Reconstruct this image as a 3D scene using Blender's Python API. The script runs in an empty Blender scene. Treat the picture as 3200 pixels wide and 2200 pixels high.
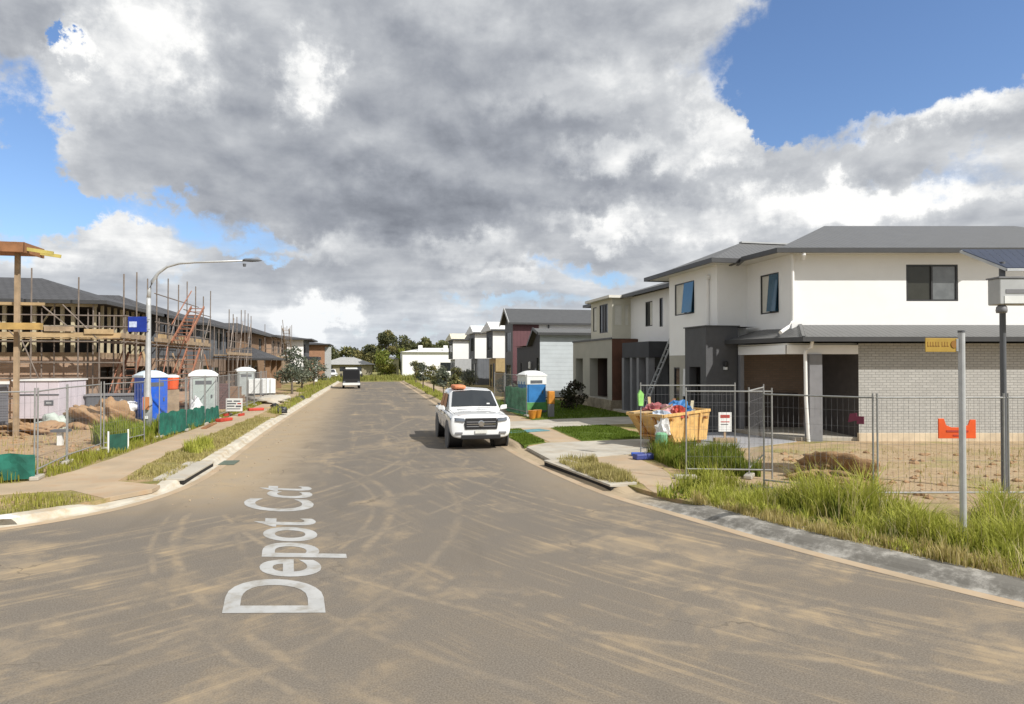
import bpy, bmesh, math, random
import numpy as np
from mathutils import Vector, Matrix
random.seed(7); rng = np.random.default_rng(7)
R = math.radians
scn = bpy.context.scene
COL = scn.collection

# ------------------------------------------------------------------ camera
cam_d = bpy.data.cameras.new("camera"); cam = bpy.data.objects.new("camera", cam_d); COL.objects.link(cam)
cam.location = (0, 0, 2.75)
cam.rotation_euler = (R(90 + 0.83), 0, R(-12.1))
cam_d.sensor_width = 36; cam_d.lens = 36 * 1510 / 2321
cam_d.clip_start = 0.1; cam_d.clip_end = 6000
scn.camera = cam

# ------------------------------------------------------------------ sun, exposure
SUN = Vector((0.70, -0.83, 1.0)).normalized()
sd = bpy.data.lights.new("sun", 'SUN'); so = bpy.data.objects.new("sun", sd); COL.objects.link(so)
sd.energy = 4.3; sd.angle = R(0.5); sd.color = (1.0, 0.965, 0.91)
so.location = (30, -35, 60)
so.rotation_euler = (-SUN).to_track_quat('-Z', 'Y').to_euler()
scn.view_settings.view_transform = 'Standard'; scn.view_settings.look = 'None'
scn.view_settings.exposure = 0.3; scn.view_settings.gamma = 1.0
scn.render.engine = 'CYCLES'
scn.cycles.max_bounces = 5; scn.cycles.diffuse_bounces = 3; scn.cycles.glossy_bounces = 3
scn.cycles.use_denoising = True

# ------------------------------------------------------------------ node helpers
class NT:
    def __init__(s, tree): s.t = tree
    def n(s, typ, **kw):
        nd = s.t.nodes.new(typ)
        for k, v in kw.items(): setattr(nd, k, v)
        return nd
    def set(s, sock, v):
        if hasattr(v, 'is_output') or isinstance(v, bpy.types.NodeSocket): s.t.links.new(v, sock)
        elif v is not None:
            if sock.type == 'RGBA' and len(v) == 3: v = (*v, 1)
            sock.default_value = v
    def m(s, op, a, b=None, c=None, clamp=False):
        nd = s.n('ShaderNodeMath', operation=op, use_clamp=clamp)
        s.set(nd.inputs[0], a)
        if b is not None: s.set(nd.inputs[1], b)
        if c is not None: s.set(nd.inputs[2], c)
        return nd.outputs[0]
    def v(s, op, a, b=None, scale=None):
        nd = s.n('ShaderNodeVectorMath', operation=op)
        s.set(nd.inputs[0], a)
        if b is not None: s.set(nd.inputs[1], b)
        if scale is not None: s.set(nd.inputs['Scale'], scale)
        return nd.outputs['Value'] if op in ('LENGTH', 'DOT_PRODUCT', 'DISTANCE') else nd.outputs[0]
    def mr(s, x, a, b, c=0., d=1., smooth=True):
        nd = s.n('ShaderNodeMapRange', interpolation_type='SMOOTHSTEP' if smooth else 'LINEAR')
        s.set(nd.inputs[0], x)
        for i, q in enumerate((a, b, c, d)): s.set(nd.inputs[i + 1], q)
        return nd.outputs[0]
    def mix(s, f, a, b, blend='MIX'):
        nd = s.n('ShaderNodeMix', data_type='RGBA', blend_type=blend)
        s.set(nd.inputs[0], f); s.set(nd.inputs[6], a); s.set(nd.inputs[7], b)
        return nd.outputs[2]
    def noise(s, vec, scale, detail=4, rough=.55, dist=0., color=False):
        nd = s.n('ShaderNodeTexNoise'); s.set(nd.inputs['Vector'], vec)
        nd.inputs['Scale'].default_value = scale; nd.inputs['Detail'].default_value = detail
        nd.inputs['Roughness'].default_value = rough; nd.inputs['Distortion'].default_value = dist
        return nd.outputs[1] if color else nd.outputs[0]
    def xyz(s, x=0., y=0., z=0.):
        nd = s.n('ShaderNodeCombineXYZ')
        for i, q in enumerate((x, y, z)): s.set(nd.inputs[i], q)
        return nd.outputs[0]
    def sep(s, v):
        nd = s.n('ShaderNodeSeparateXYZ'); s.set(nd.inputs[0], v); return nd.outputs
    def ramp(s, f, stops):
        nd = s.n('ShaderNodeValToRGB'); s.set(nd.inputs[0], f)
        cr = nd.color_ramp
        while len(cr.elements) < len(stops): cr.elements.new(.5)
        for e, (p, c) in zip(cr.elements, stops): e.position = p; e.color = (*c, 1)
        return nd.outputs[0]

# ------------------------------------------------------------------ world: sky texture with clouds laid out by sky direction
w = bpy.data.worlds.new("World"); scn.world = w; w.use_nodes = True
T = NT(w.node_tree); w.node_tree.nodes.clear()
sky = T.n('ShaderNodeTexSky', sky_type='NISHITA')
sky.sun_disc = False; sky.sun_elevation = math.asin(SUN.z); sky.sun_rotation = math.atan2(SUN.x, SUN.y)
sky.air_density = 1.0; sky.dust_density = 0.6; sky.ozone_density = 2.2
WS = 0.11
tc = T.n('ShaderNodeTexCoord').outputs['Generated']
dirn = T.v('NORMALIZE', tc)
dx, dy, dz = T.sep(dirn)
az = T.m('MULTIPLY', T.m('ARCTAN2', dx, dy), 57.2958)
el = T.m('MULTIPLY', T.m('ARCSINE', dz), 57.2958)
p2 = T.xyz(az, el)
def skyp(px, py):                                   # picture measure -> azimuth, elevation in degrees
    a = math.degrees(math.atan((px - 1160.5) / 1510)); 
    e = math.degrees(math.atan((820 - py) / 1510 * math.cos(R(a))))
    return a + 12.1, e
# flat cloud-deck coordinates: clouds shrink and flatten towards the horizon
den = T.m('ADD', T.m('MAXIMUM', dz, 0.0), 0.10)
deck = T.xyz(T.m('DIVIDE', dx, den), T.m('DIVIDE', dy, den), 0.)
n1 = T.noise(deck, 1.0, 7, .48, .1)
n1b = T.noise(T.v('ADD', deck, (0.09, -0.13, 0.0)), 1.0, 7, .48, .1)      # the same clouds a step towards the sun
n2 = T.noise(deck, 3.4, 8, .6)
puff = T.noise(T.v('MULTIPLY', p2, (1.0, 1.5, 1.)), .14, 10, .56, .2)
puffb = T.noise(T.v('ADD', T.v('MULTIPLY', p2, (1.0, 1.5, 1.)), (.7, 2.3, 0)), .14, 10, .56, .2)
warp = T.v('MULTIPLY', T.v('SUBTRACT', T.noise(p2, .22, 9, .64, color=True), (.5, .5, .5)), (12., 9., 0.))
pw = T.v('ADD', p2, warp)
def blob(px, py, rx, ry, soft=.75):
    a, e = skyp(px, py)
    k = 57.3 / 1510
    d = T.v('MULTIPLY', T.v('SUBTRACT', pw, (a, e, 0)), (1 / (rx * k), 1 / (ry * k), 0))
    return T.mr(T.v('LENGTH', d), 1 + soft * .5, 1 - soft, 0., 1.)
def blobsum(lst):
    tot = None
    for b in lst:
        amt = b[4]; q = T.m('MULTIPLY', blob(*b[:4]), amt)
        tot = q if tot is None else T.m('ADD', tot, q)
    return tot
blue = blobsum([(2000, 60, 330, 150, 1.2), (1880, 200, 170, 120, 1.1), (2280, 30, 200, 110, 1.0), (1760, 250, 60, 70, .9),
                (40, 330, 85, 150, 1.0), (50, 450, 130, 60, .75), (300, 470, 230, 34, .62), (560, 545, 160, 34, .6), (40, 545, 150, 34, .5), (430, 600, 120, 20, .35),
                (135, 78, 30, 25, .9), (1330, 620, 170, 34, .6), (1150, 690, 230, 26, .45), (2200, 390, 160, 50, .5),
                (620, 592, 60, 16, .5), (980, 745, 300, 16, .35)])
dark = blobsum([(900, 330, 560, 260, .60), (760, 480, 330, 90, .45), (1250, 130, 420, 150, .42), (950, 480, 240, 80, .35), (80, 40, 190, 75, .75), (420, 300, 250, 120, .35),
                (1100, 420, 360, 90, .3), (1350, 560, 330, 40, .28), (850, 620, 330, 40, .28), (1300, 430, 220, 35, .35),
                (1050, 700, 250, 30, .3), (1600, 420, 300, 30, .25), (1180, 290, 230, 60, .35), (2050, 330, 330, 60, .18)])
white = blobsum([(320, 85, 140, 110, .9), (690, 170, 75, 75, 1.05), (160, 105, 50, 30, .8), (1640, 150, 90, 80, .45), (1300, 190, 220, 60, .45), (1400, 355, 120, 45, .6),
                 (1630, 330, 90, 60, .6), (1360, 510, 120, 38, .7), (1060, 555, 120, 40, .55), (730, 715, 90, 40, .95), (270, 510, 110, 40, .35), (260, 580, 180, 35, .3),
                 (2120, 240, 150, 40, .7), (2230, 140, 90, 36, .7), (1960, 300, 60, 30, .5), (2010, 450, 200, 36, .5), (1850, 470, 300, 60, .6), (700, 560, 90, 30, .35), (1130, 620, 130, 22, .35), (120, 220, 80, 90, .35)])
cov = T.m('ADD', T.m('SUBTRACT', T.m('ADD', .98, T.m('MULTIPLY', T.m('SUBTRACT', n1, .5), 1.0)), blue), T.m('MULTIPLY', T.m('SUBTRACT', puff, .5), 1.1))
cloud = T.mr(cov, .24, .74)
relief = T.m('ADD', T.m('MULTIPLY', T.m('SUBTRACT', puff, puffb), 1.7), T.m('MULTIPLY', T.m('SUBTRACT', n1, n1b), .75))
edge = T.mr(cov, .95, .35)                                               # thin edges glow
bright = T.m('ADD', T.m('ADD', .64, T.m('MULTIPLY', relief, .55)), T.m('SUBTRACT', T.m('MULTIPLY', white, .56), T.m('MULTIPLY', dark, .37)))
bright = T.m('ADD', bright, T.m('MULTIPLY', edge, .03))
band = T.noise(T.xyz(T.m('MULTIPLY', az, .055), T.m('MULTIPLY', el, .42), 4.), 1., 6, .55, .35)
bright = T.m('ADD', bright, T.m('MULTIPLY', T.m('MULTIPLY', T.m('SUBTRACT', band, .5), T.mr(el, 16., 3.)), .9))
bright = T.m('ADD', bright, T.m('MULTIPLY', T.m('SUBTRACT', n2, .5), .34))
ccol = T.ramp(bright, [(0.0, (.185, .20, .232)), (.25, (.275, .293, .330)), (.5, (.392, .410, .440)), (.75, (.545, .560, .578)), (1., (.82, .82, .81))])
ccol = T.v('SCALE', ccol, scale=1 / WS)
skyc = T.mix(1.0, sky.outputs[0], (.92, 1.02, 1.18, 1), 'MULTIPLY')
allc = T.mix(cloud, skyc, ccol)
hz = T.mr(el, 9., 0.)
allc = T.mix(T.m('MULTIPLY', hz, .35), allc, tuple(q / WS for q in (.62, .68, .76)))
bg = T.n('ShaderNodeBackground'); T.set(bg.inputs[0], allc); bg.inputs[1].default_value = WS
out = T.n('ShaderNodeOutputWorld'); w.node_tree.links.new(bg.outputs[0], out.inputs[0])
w.cycles.sampling_method = 'MANUAL'; w.cycles.sample_map_resolution = 512

# ------------------------------------------------------------------ materials
MATS = {}
def newmat(name):
    m = bpy.data.materials.new(name); m.use_nodes = True
    t = NT(m.node_tree); b = m.node_tree.nodes['Principled BSDF']
    return m, t, b
def mat(name, col, rough=.6, metal=0., var=.12, vs=3., bump=0., bs=40., spec=.5, dirt=None, dirt_amt=.0, coat=0.):
    if name in MATS: return MATS[name]
    m, t, b = newmat(name)
    co = t.n('ShaderNodeTexCoord').outputs['Object']
    nz = t.noise(co, vs, 6, .6)
    c1 = tuple(q * (1 - var) for q in col); c2 = tuple(min(1, q * (1 + var)) for q in col)
    c = t.mix(t.mr(nz, .3, .7), c1, c2)
    if dirt: c = t.mix(t.m('MULTIPLY', t.mr(t.noise(co, vs * 1.7 + .3, 8, .65), .45, .7), dirt_amt), c, dirt)
    t.set(b.inputs['Base Color'], c)
    b.inputs['Roughness'].default_value = rough; b.inputs['Metallic'].default_value = metal
    b.inputs['Specular IOR Level'].default_value = spec
    b.inputs['Coat Weight'].default_value = coat; b.inputs['Coat Roughness'].default_value = .04
    if bump:
        bp = t.n('ShaderNodeBump'); bp.inputs['Strength'].default_value = bump; bp.inputs['Distance'].default_value = .01
        t.set(bp.inputs['Height'], t.noise(co, bs, 5, .6)); t.set(b.inputs['Normal'], bp.outputs[0])
    MATS[name] = m; return m
def brick(name, c1, c2, mortar, bw=.24, rh=.086, ms=.009, rough=.85, bump=.5):
    m, t, b = newmat(name)
    uv = t.n('ShaderNodeUVMap').outputs[0]
    k = t.n('ShaderNodeTexBrick'); t.set(k.inputs['Vector'], uv)
    k.inputs['Scale'].default_value = 1; k.inputs['Brick Width'].default_value = bw; k.inputs['Row Height'].default_value = rh
    k.inputs['Mortar Size'].default_value = ms; k.inputs['Mortar Smooth'].default_value = .15
    t.set(k.inputs['Color1'], c1); t.set(k.inputs['Color2'], c2); t.set(k.inputs['Mortar'], mortar)
    n = t.noise(uv, 1.2, 7, .65)
    c = t.mix(t.m('MULTIPLY', t.mr(n, .35, .75), .35), k.outputs[0], tuple(q * .68 for q in c1))
    t.set(b.inputs['Base Color'], c); b.inputs['Roughness'].default_value = rough
    bp = t.n('ShaderNodeBump'); bp.inputs['Strength'].default_value = bump; bp.inputs['Distance'].default_value = .008; bp.invert = True
    t.set(bp.inputs['Height'], k.outputs['Fac']); t.set(b.inputs['Normal'], bp.outputs[0])
    MATS[name] = m; return m
def lined(name, col, pitch, axis='v', width=.08, depth=.55, rough=.55, var=.1, metal=0., bump=.6, coat=0.):
    """boards, corrugations or slats: a groove every pitch metres along u or v"""
    m, t, b = newmat(name)
    uv = t.n('ShaderNodeUVMap').outputs[0]; u, v, _ = t.sep(uv)
    x = t.m('FRACT', t.m('DIVIDE', v if axis == 'v' else u, pitch))
    g = t.mr(t.m('ABSOLUTE', t.m('SUBTRACT', x, .5)), .5 - width, .5)
    n = t.mr(t.noise(uv, 1.6, 6, .6), .3, .7)
    c = t.mix(n, tuple(q * (1 - var) for q in col), tuple(min(1, q * (1 + var)) for q in col))
    c = t.mix(t.m('MULTIPLY', g, depth), c, tuple(q * .25 for q in col))
    t.set(b.inputs['Base Color'], c); b.inputs['Roughness'].default_value = rough; b.inputs['Metallic'].default_value = metal
    b.inputs['Coat Weight'].default_value = coat
    bp = t.n('ShaderNodeBump'); bp.inputs['Strength'].default_value = bump; bp.inputs['Distance'].default_value = .02; bp.invert = True
    t.set(bp.inputs['Height'], g); t.set(b.inputs['Normal'], bp.outputs[0])
    MATS[name] = m; return m
M_WHITE = mat('white_render', (.86, .86, .845), .8, var=.02, vs=.7, bump=.15, bs=60, dirt=(.7, .68, .63), dirt_amt=.10)
M_CREAM = mat('cream_render', (.56, .54, .45), .8, var=.05, vs=.8, bump=.15)
M_BEIGE = mat('beige_render', (.40, .385, .33), .8, var=.07, vs=.8, bump=.2)
M_CHAR = mat('charcoal_paint', (.035, .036, .042), .65, var=.12, vs=1.5)
M_DGREY = mat('dark_grey_paint', (.10, .105, .115), .6, var=.1)
M_MGREY = mat('mid_grey_paint', (.20, .20, .21), .6, var=.08)
M_LGREY = mat('light_grey_paint', (.42, .43, .43), .65, var=.06)
M_TRIM = mat('white_trim', (.82, .81, .78), .5, var=.03)
M_FASCIA = mat('fascia_metal', (.055, .056, .058), .45, var=.08)
M_SOFFIT = mat('soffit_board', (.66, .64, .58), .8, var=.03)
M_GLASS = mat('window_glass', (.018, .022, .026), .04, var=.05, spec=.9)
M_GLASSB = mat('window_glass_blue', (.03, .10, .17), .05, var=.08, spec=.8)
M_BLIND_REFL = mat('pale_blind_and_reflection', (.62, .61, .55), .75, var=.06)
M_FRAME = mat('window_frame_dark', (.035, .035, .037), .4, var=.05)
M_BRK_G = brick('pale_grey_brick', (.475, .468, .44), (.41, .404, .38), (.24, .237, .225))
M_BRK_T = brick('tan_brick', (.30, .17, .085), (.24, .13, .07), (.22, .18, .14))
M_BRK_B = brick('brown_brick', (.46, .305, .205), (.37, .24, .155), (.36, .31, .25))
M_BRK_D = brick('dark_brown_brick', (.30, .215, .16), (.25, .18, .135), (.2, .17, .14))
M_ROOF_M = lined('grey_metal_roof', (.125, .125, .123), .20, 'u', .14, .35, .5, .05, 0.0)
M_ROOF_D = brick('dark_tile_roof', (.075, .075, .08), (.06, .06, .064), (.03, .03, .032), .34, .32, .018, .7, .8)
M_ROOF_W = lined('white_metal_roof', (.74, .74, .72), .25, 'u', .1, .25, .5, .04)
M_CLAD_L = lined('pale_cladding', (.50, .545, .57), .30, 'v', .04, .35, .6, .05)
M_CLAD_G = lined('grey_cladding', (.13, .14, .155), .30, 'u', .06, .5, .6, .1)
M_CLAD_MAR = lined('maroon_cladding', (.13, .055, .062), .30, 'u', .05, .55, .6, .08)
M_CLAD_BR = lined('brown_timber_cladding', (.12, .05, .028), .12, 'u', .08, .6, .6, .2)
M_GARAGE = lined('roller_door', (.16, .165, .185), .10, 'v', .14, .5, .5, .06)
M_TIMBER = mat('pine_timber', (.42, .30, .16), .75, var=.2, vs=2.)
M_TIMBER2 = mat('weathered_timber', (.34, .25, .16), .8, var=.25, vs=2.)
M_TIMB_O = mat('formwork_timber', (.27, .125, .055), .75, var=.25, vs=2.)
M_STUD = mat('pale_stud_timber', (.50, .44, .30), .8, var=.15, vs=2.)
M_GALV = mat('galvanised_steel', (.45, .46, .46), .42, .75, var=.12, vs=6)
M_GALV_P = mat('galvanised_pole', (.50, .51, .51), .5, .35, var=.1, vs=4)
M_FENCE = mat('dull_fence_tube', (.30, .30, .29), .55, .3, var=.15, vs=4)
M_SCAF = mat('scaffold_steel', (.23, .19, .16), .5, .3, var=.25, vs=3)
M_SCAF_R = mat('scaffold_red', (.30, .13, .075), .6, .1, var=.25, vs=3)
M_BLACK = mat('black_plastic', (.015, .015, .016), .5, var=.1)
M_RUB = mat('tyre_rubber', (.018, .018, .018), .85, var=.15)
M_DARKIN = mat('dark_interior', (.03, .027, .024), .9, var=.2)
M_SHADE = mat('green_shade_cloth', (.012, .12, .085), .85, var=.35, vs=2.5, bump=.4, bs=25)
M_CARW = mat('white_car_paint', (.80, .81, .81), .25, var=.02, coat=1.)
M_CHROME = mat('chrome', (.62, .63, .65), .12, 1., var=.03)
M_LAMP = mat('headlamp_lens', (.16, .18, .21), .06, .3, var=.2, spec=.9)
M_BLUEP = mat('blue_plastic', (.012, .10, .55), .45, var=.12, vs=2, dirt=(.12, .14, .26), dirt_amt=.45)
M_BLUEP2 = mat('mid_blue_plastic', (.03, .17, .42), .5, var=.15, vs=2)
M_GREENP = mat('green_plastic', (.09, .26, .08), .55, var=.25, vs=2)
M_GREYP = mat('grey_plastic', (.45, .47, .46), .5, var=.08, vs=2, dirt=(.3, .27, .22), dirt_amt=.3)
M_WHITEP = mat('white_plastic', (.76, .77, .75), .45, var=.05)
M_ORANGE = mat('orange_plastic', (.75, .10, .018), .5, var=.12)
M_ORANGE2 = mat('amber_plastic', (.50, .20, .02), .55, var=.2)
M_RED = mat('red_plastic', (.45, .05, .03), .55, var=.2)
M_SKIP = mat('orange_skip_paint', (.64, .40, .14), .6, var=.15, vs=2.5, dirt=(.30, .15, .05), dirt_amt=.45)
M_SKIPD = mat('rusty_skip_paint', (.42, .20, .05), .65, var=.2, vs=3, dirt=(.16, .08, .04), dirt_amt=.6)
M_YSIGN = mat('shaded_sign_face', (.36, .23, .035), .5, var=.08, vs=6)  # yellow lowered so the colour itself holds the blade's shade
M_MAROON = mat('maroon_tag', (.20, .03, .07), .6, var=.1)
M_CONC = mat('concrete', (.42, .39, .33), .85, var=.14, vs=1.2, bump=.25, bs=50, dirt=(.34, .26, .17), dirt_amt=.5)
M_CONC_D = mat('dusty_concrete', (.40, .31, .21), .9, var=.14, vs=1.0, bump=.25, bs=40, dirt=(.36, .24, .14), dirt_amt=.7)
M_PAVE = mat('grey_paving', (.30, .30, .31), .8, var=.1, vs=2, bump=.3, bs=30, dirt=(.30, .25, .2), dirt_amt=.3)
M_SLOT = mat('drain_slot_shade', (.012, .011, .010), .9)
M_BARK = mat('bark', (.13, .105, .08), .9, var=.3, vs=4)
M_SOLAR = lined('solar_cells', (.035, .045, .075), .16, 'u', .05, -1.5, .2, .1)
M_BAGW = mat('white_bag_plastic', (.70, .70, .69), .6, var=.1, vs=5, bump=.6, bs=9)
M_PLATE = mat('number_plate', (.65, .65, .6), .5)

# ------------------------------------------------------------------ mesh builder
class MB:
    def __init__(s): s.v = []; s.f = []
    def add(s, vs, fs):
        o = len(s.v); s.v += [tuple(q) for q in vs]; s.f += [tuple(i + o for i in f) for f in fs]; return s
    def box(s, x0, x1, y0, y1, z0, z1):
        x0, x1 = sorted((x0, x1)); y0, y1 = sorted((y0, y1)); z0, z1 = sorted((z0, z1))
        return s.add([(x0, y0, z0), (x1, y0, z0), (x1, y1, z0), (x0, y1, z0), (x0, y0, z1), (x1, y0, z1), (x1, y1, z1), (x0, y1, z1)],
                     [(0, 3, 2, 1), (4, 5, 6, 7), (0, 1, 5, 4), (1, 2, 6, 5), (2, 3, 7, 6), (3, 0, 4, 7)])
    def prism(s, poly, z0, z1):
        if sum(a[0] * b[1] - b[0] * a[1] for a, b in zip(poly, poly[1:] + poly[:1])) < 0: poly = poly[::-1]
        n = len(poly); f = lambda z, i: z[i] if isinstance(z, (list, tuple)) else z
        vs = [(p[0], p[1], f(z0, i)) for i, p in enumerate(poly)] + [(p[0], p[1], f(z1, i)) for i, p in enumerate(poly)]
        return s.add(vs, [tuple(range(n))[::-1], tuple(range(n, 2 * n))] + [(i, (i + 1) % n, n + (i + 1) % n, n + i) for i in range(n)])
    def tube(s, pts, r, n=8, cap=True):
        pts = [Vector(p) for p in pts]; rs = r if isinstance(r, (list, tuple)) else [r] * len(pts)
        ring = []; o = len(s.v)
        up = Vector((0, 0, 1))
        for i, p in enumerate(pts):
            d = (pts[min(i + 1, len(pts) - 1)] - pts[max(i - 1, 0)]).normalized()
            a = d.cross(up if abs(d.z) < .95 else Vector((1, 0, 0))).normalized(); b = a.cross(d).normalized()
            for k in range(n):
                th = 2 * math.pi * (k + .5) / n
                s.v.append(tuple(p + a * (math.cos(th) * rs[i]) + b * (math.sin(th) * rs[i])))
        for i in range(len(pts) - 1):
            for k in range(n):
                s.f.append((o + i * n + k, o + i * n + (k + 1) % n, o + (i + 1) * n + (k + 1) % n, o + (i + 1) * n + k))
        if cap:
            s.f.append(tuple(o + k for k in range(n))[::-1]); s.f.append(tuple(o + (len(pts) - 1) * n + k for k in range(n)))
        return s
    def beam(s, a, b, w_, h, up=(0, 0, 1)):
        a, b = Vector(a), Vector(b); d = (b - a).normalized(); up = Vector(up)
        if abs(d.dot(up)) > .98: up = Vector((0, 1, 0))
        x = d.cross(up).normalized() * (w_ / 2); y = x.cross(d).normalized() * (h / 2)
        vs = [a - x - y, a + x - y, a + x + y, a - x + y, b - x - y, b + x - y, b + x + y, b - x + y]
        return s.add(vs, [(0, 1, 2, 3), (7, 6, 5, 4), (0, 4, 5, 1), (1, 5, 6, 2), (2, 6, 7, 3), (3, 7, 4, 0)])
    def lathe(s, prof, n=20, c=(0, 0, 0), axis='z'):
        o = len(s.v)
        for r_, z_ in prof:
            for k in range(n):
                th = 2 * math.pi * k / n; a, b = r_ * math.cos(th), r_ * math.sin(th)
                s.v.append((c[0] + a, c[1] + b, c[2] + z_) if axis == 'z' else ((c[0] + z_, c[1] + a, c[2] + b) if axis == 'x' else (c[0] + a, c[1] + z_, c[2] + b)))
        for i in range(len(prof) - 1):
            for k in range(n): s.f.append((o + i * n + k, o + i * n + (k + 1) % n, o + (i + 1) * n + (k + 1) % n, o + (i + 1) * n + k))
        s.f.append(tuple(o + k for k in range(n))[::-1]); s.f.append(tuple(o + (len(prof) - 1) * n + k for k in range(n)))
        return s
    def build(s, name, m, parent=None, smooth=False, bevel=0., sub=0, fix=True, loc=None):
        me = bpy.data.meshes.new(name)
        off = Vector(parent['o']) if parent is not None and 'o' in parent else Vector((0, 0, 0))
        if loc is not None: off = Vector(loc)
        me.from_pydata([tuple(Vector(q) - off) for q in s.v], [], s.f)
        if fix:
            bm = bmesh.new(); bm.from_mesh(me); bmesh.ops.recalc_face_normals(bm, faces=bm.faces); bm.to_mesh(me); bm.free()
        uvl = me.uv_layers.new(name='UVMap')
        for p in me.polygons:
            n_ = p.normal
            t = Vector((-n_.y, n_.x, 0))
            if t.length < .05: t = Vector((1, 0, 0)); bt = Vector((0, 1, 0))
            else: t.normalize(); bt = n_.cross(t)
            for li in p.loop_indices:
                co = Vector(me.vertices[me.loops[li].vertex_index].co) + off
                uvl.data[li].uv = (co.dot(t), co.dot(bt))
        me.materials.append(m)
        if smooth: me.polygons.foreach_set('use_smooth', [True] * len(me.polygons))
        o = bpy.data.objects.new(name, me); COL.objects.link(o)
        if parent is not None: o.parent = parent
        elif loc is not None: o.location = loc
        if parent is not None and loc is not None: o.location = Vector(loc) - Vector(parent['o'] if 'o' in parent else (0, 0, 0))
        if bevel:
            md = o.modifiers.new('bevel', 'BEVEL'); md.width = bevel; md.segments = 2; md.limit_method = 'ANGLE'; md.angle_limit = R(35)
        if sub:
            md = o.modifiers.new('subdivision', 'SUBSURF'); md.levels = sub; md.render_levels = sub
        return o
def tag(o, label, cat, group=None):
    o['label'] = label; o['category'] = cat
    if group: o['group'] = group
    return o
def thing(name, label, cat, loc=(0, 0, 0), rz=0., group=None, world=False):
    """an Empty at the thing's base; world=True: its parts are given in world metres and stored relative to it"""
    o = bpy.data.objects.new(name, None); COL.objects.link(o); o.empty_display_size = .3
    o.location = loc; o.rotation_euler = (0, 0, rz); tag(o, label, cat, group)
    if world: o['o'] = [float(q) for q in loc]
    return o
def struct(o): o['kind'] = 'structure'; return o
def dup(root, loc, rz, label, group=None):
    r = root.copy(); COL.objects.link(r); r.location = loc; r.rotation_euler = (0, 0, rz); r['label'] = label
    if group: r['group'] = group
    for ch in list(root.children):
        c = ch.copy(); COL.objects.link(c); c.parent = r
        for g in list(ch.children):
            d = g.copy(); COL.objects.link(d); d.parent = c
    return r
def smooth_line(pts, step=.35):
    out = []; P = [Vector((*p[:2], 0)) for p in pts]
    for i in range(len(P) - 1):
        p0, p1, p2_, p3 = P[max(i - 1, 0)], P[i], P[i + 1], P[min(i + 2, len(P) - 1)]
        n = max(1, int((p2_ - p1).length / step))
        n = min(n, 40)
        for k in range(n):
            t = k / n
            out.append(.5 * ((2 * p1) + (p2_ - p0) * t + (2 * p0 - 5 * p1 + 4 * p2_ - p3) * t * t + (3 * p1 - p0 - 3 * p2_ + p3) * t ** 3))
    out.append(P[-1]); return [(q.x, q.y) for q in out]
def offset(line, d):
    """shift a polyline to the left of its direction by d"""
    o = []
    for i, p in enumerate(line):
        a, b = line[max(i - 1, 0)], line[min(i + 1, len(line) - 1)]
        t = Vector((b[0] - a[0], b[1] - a[1])).normalized(); o.append((p[0] - t.y * d, p[1] + t.x * d))
    return o

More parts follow.
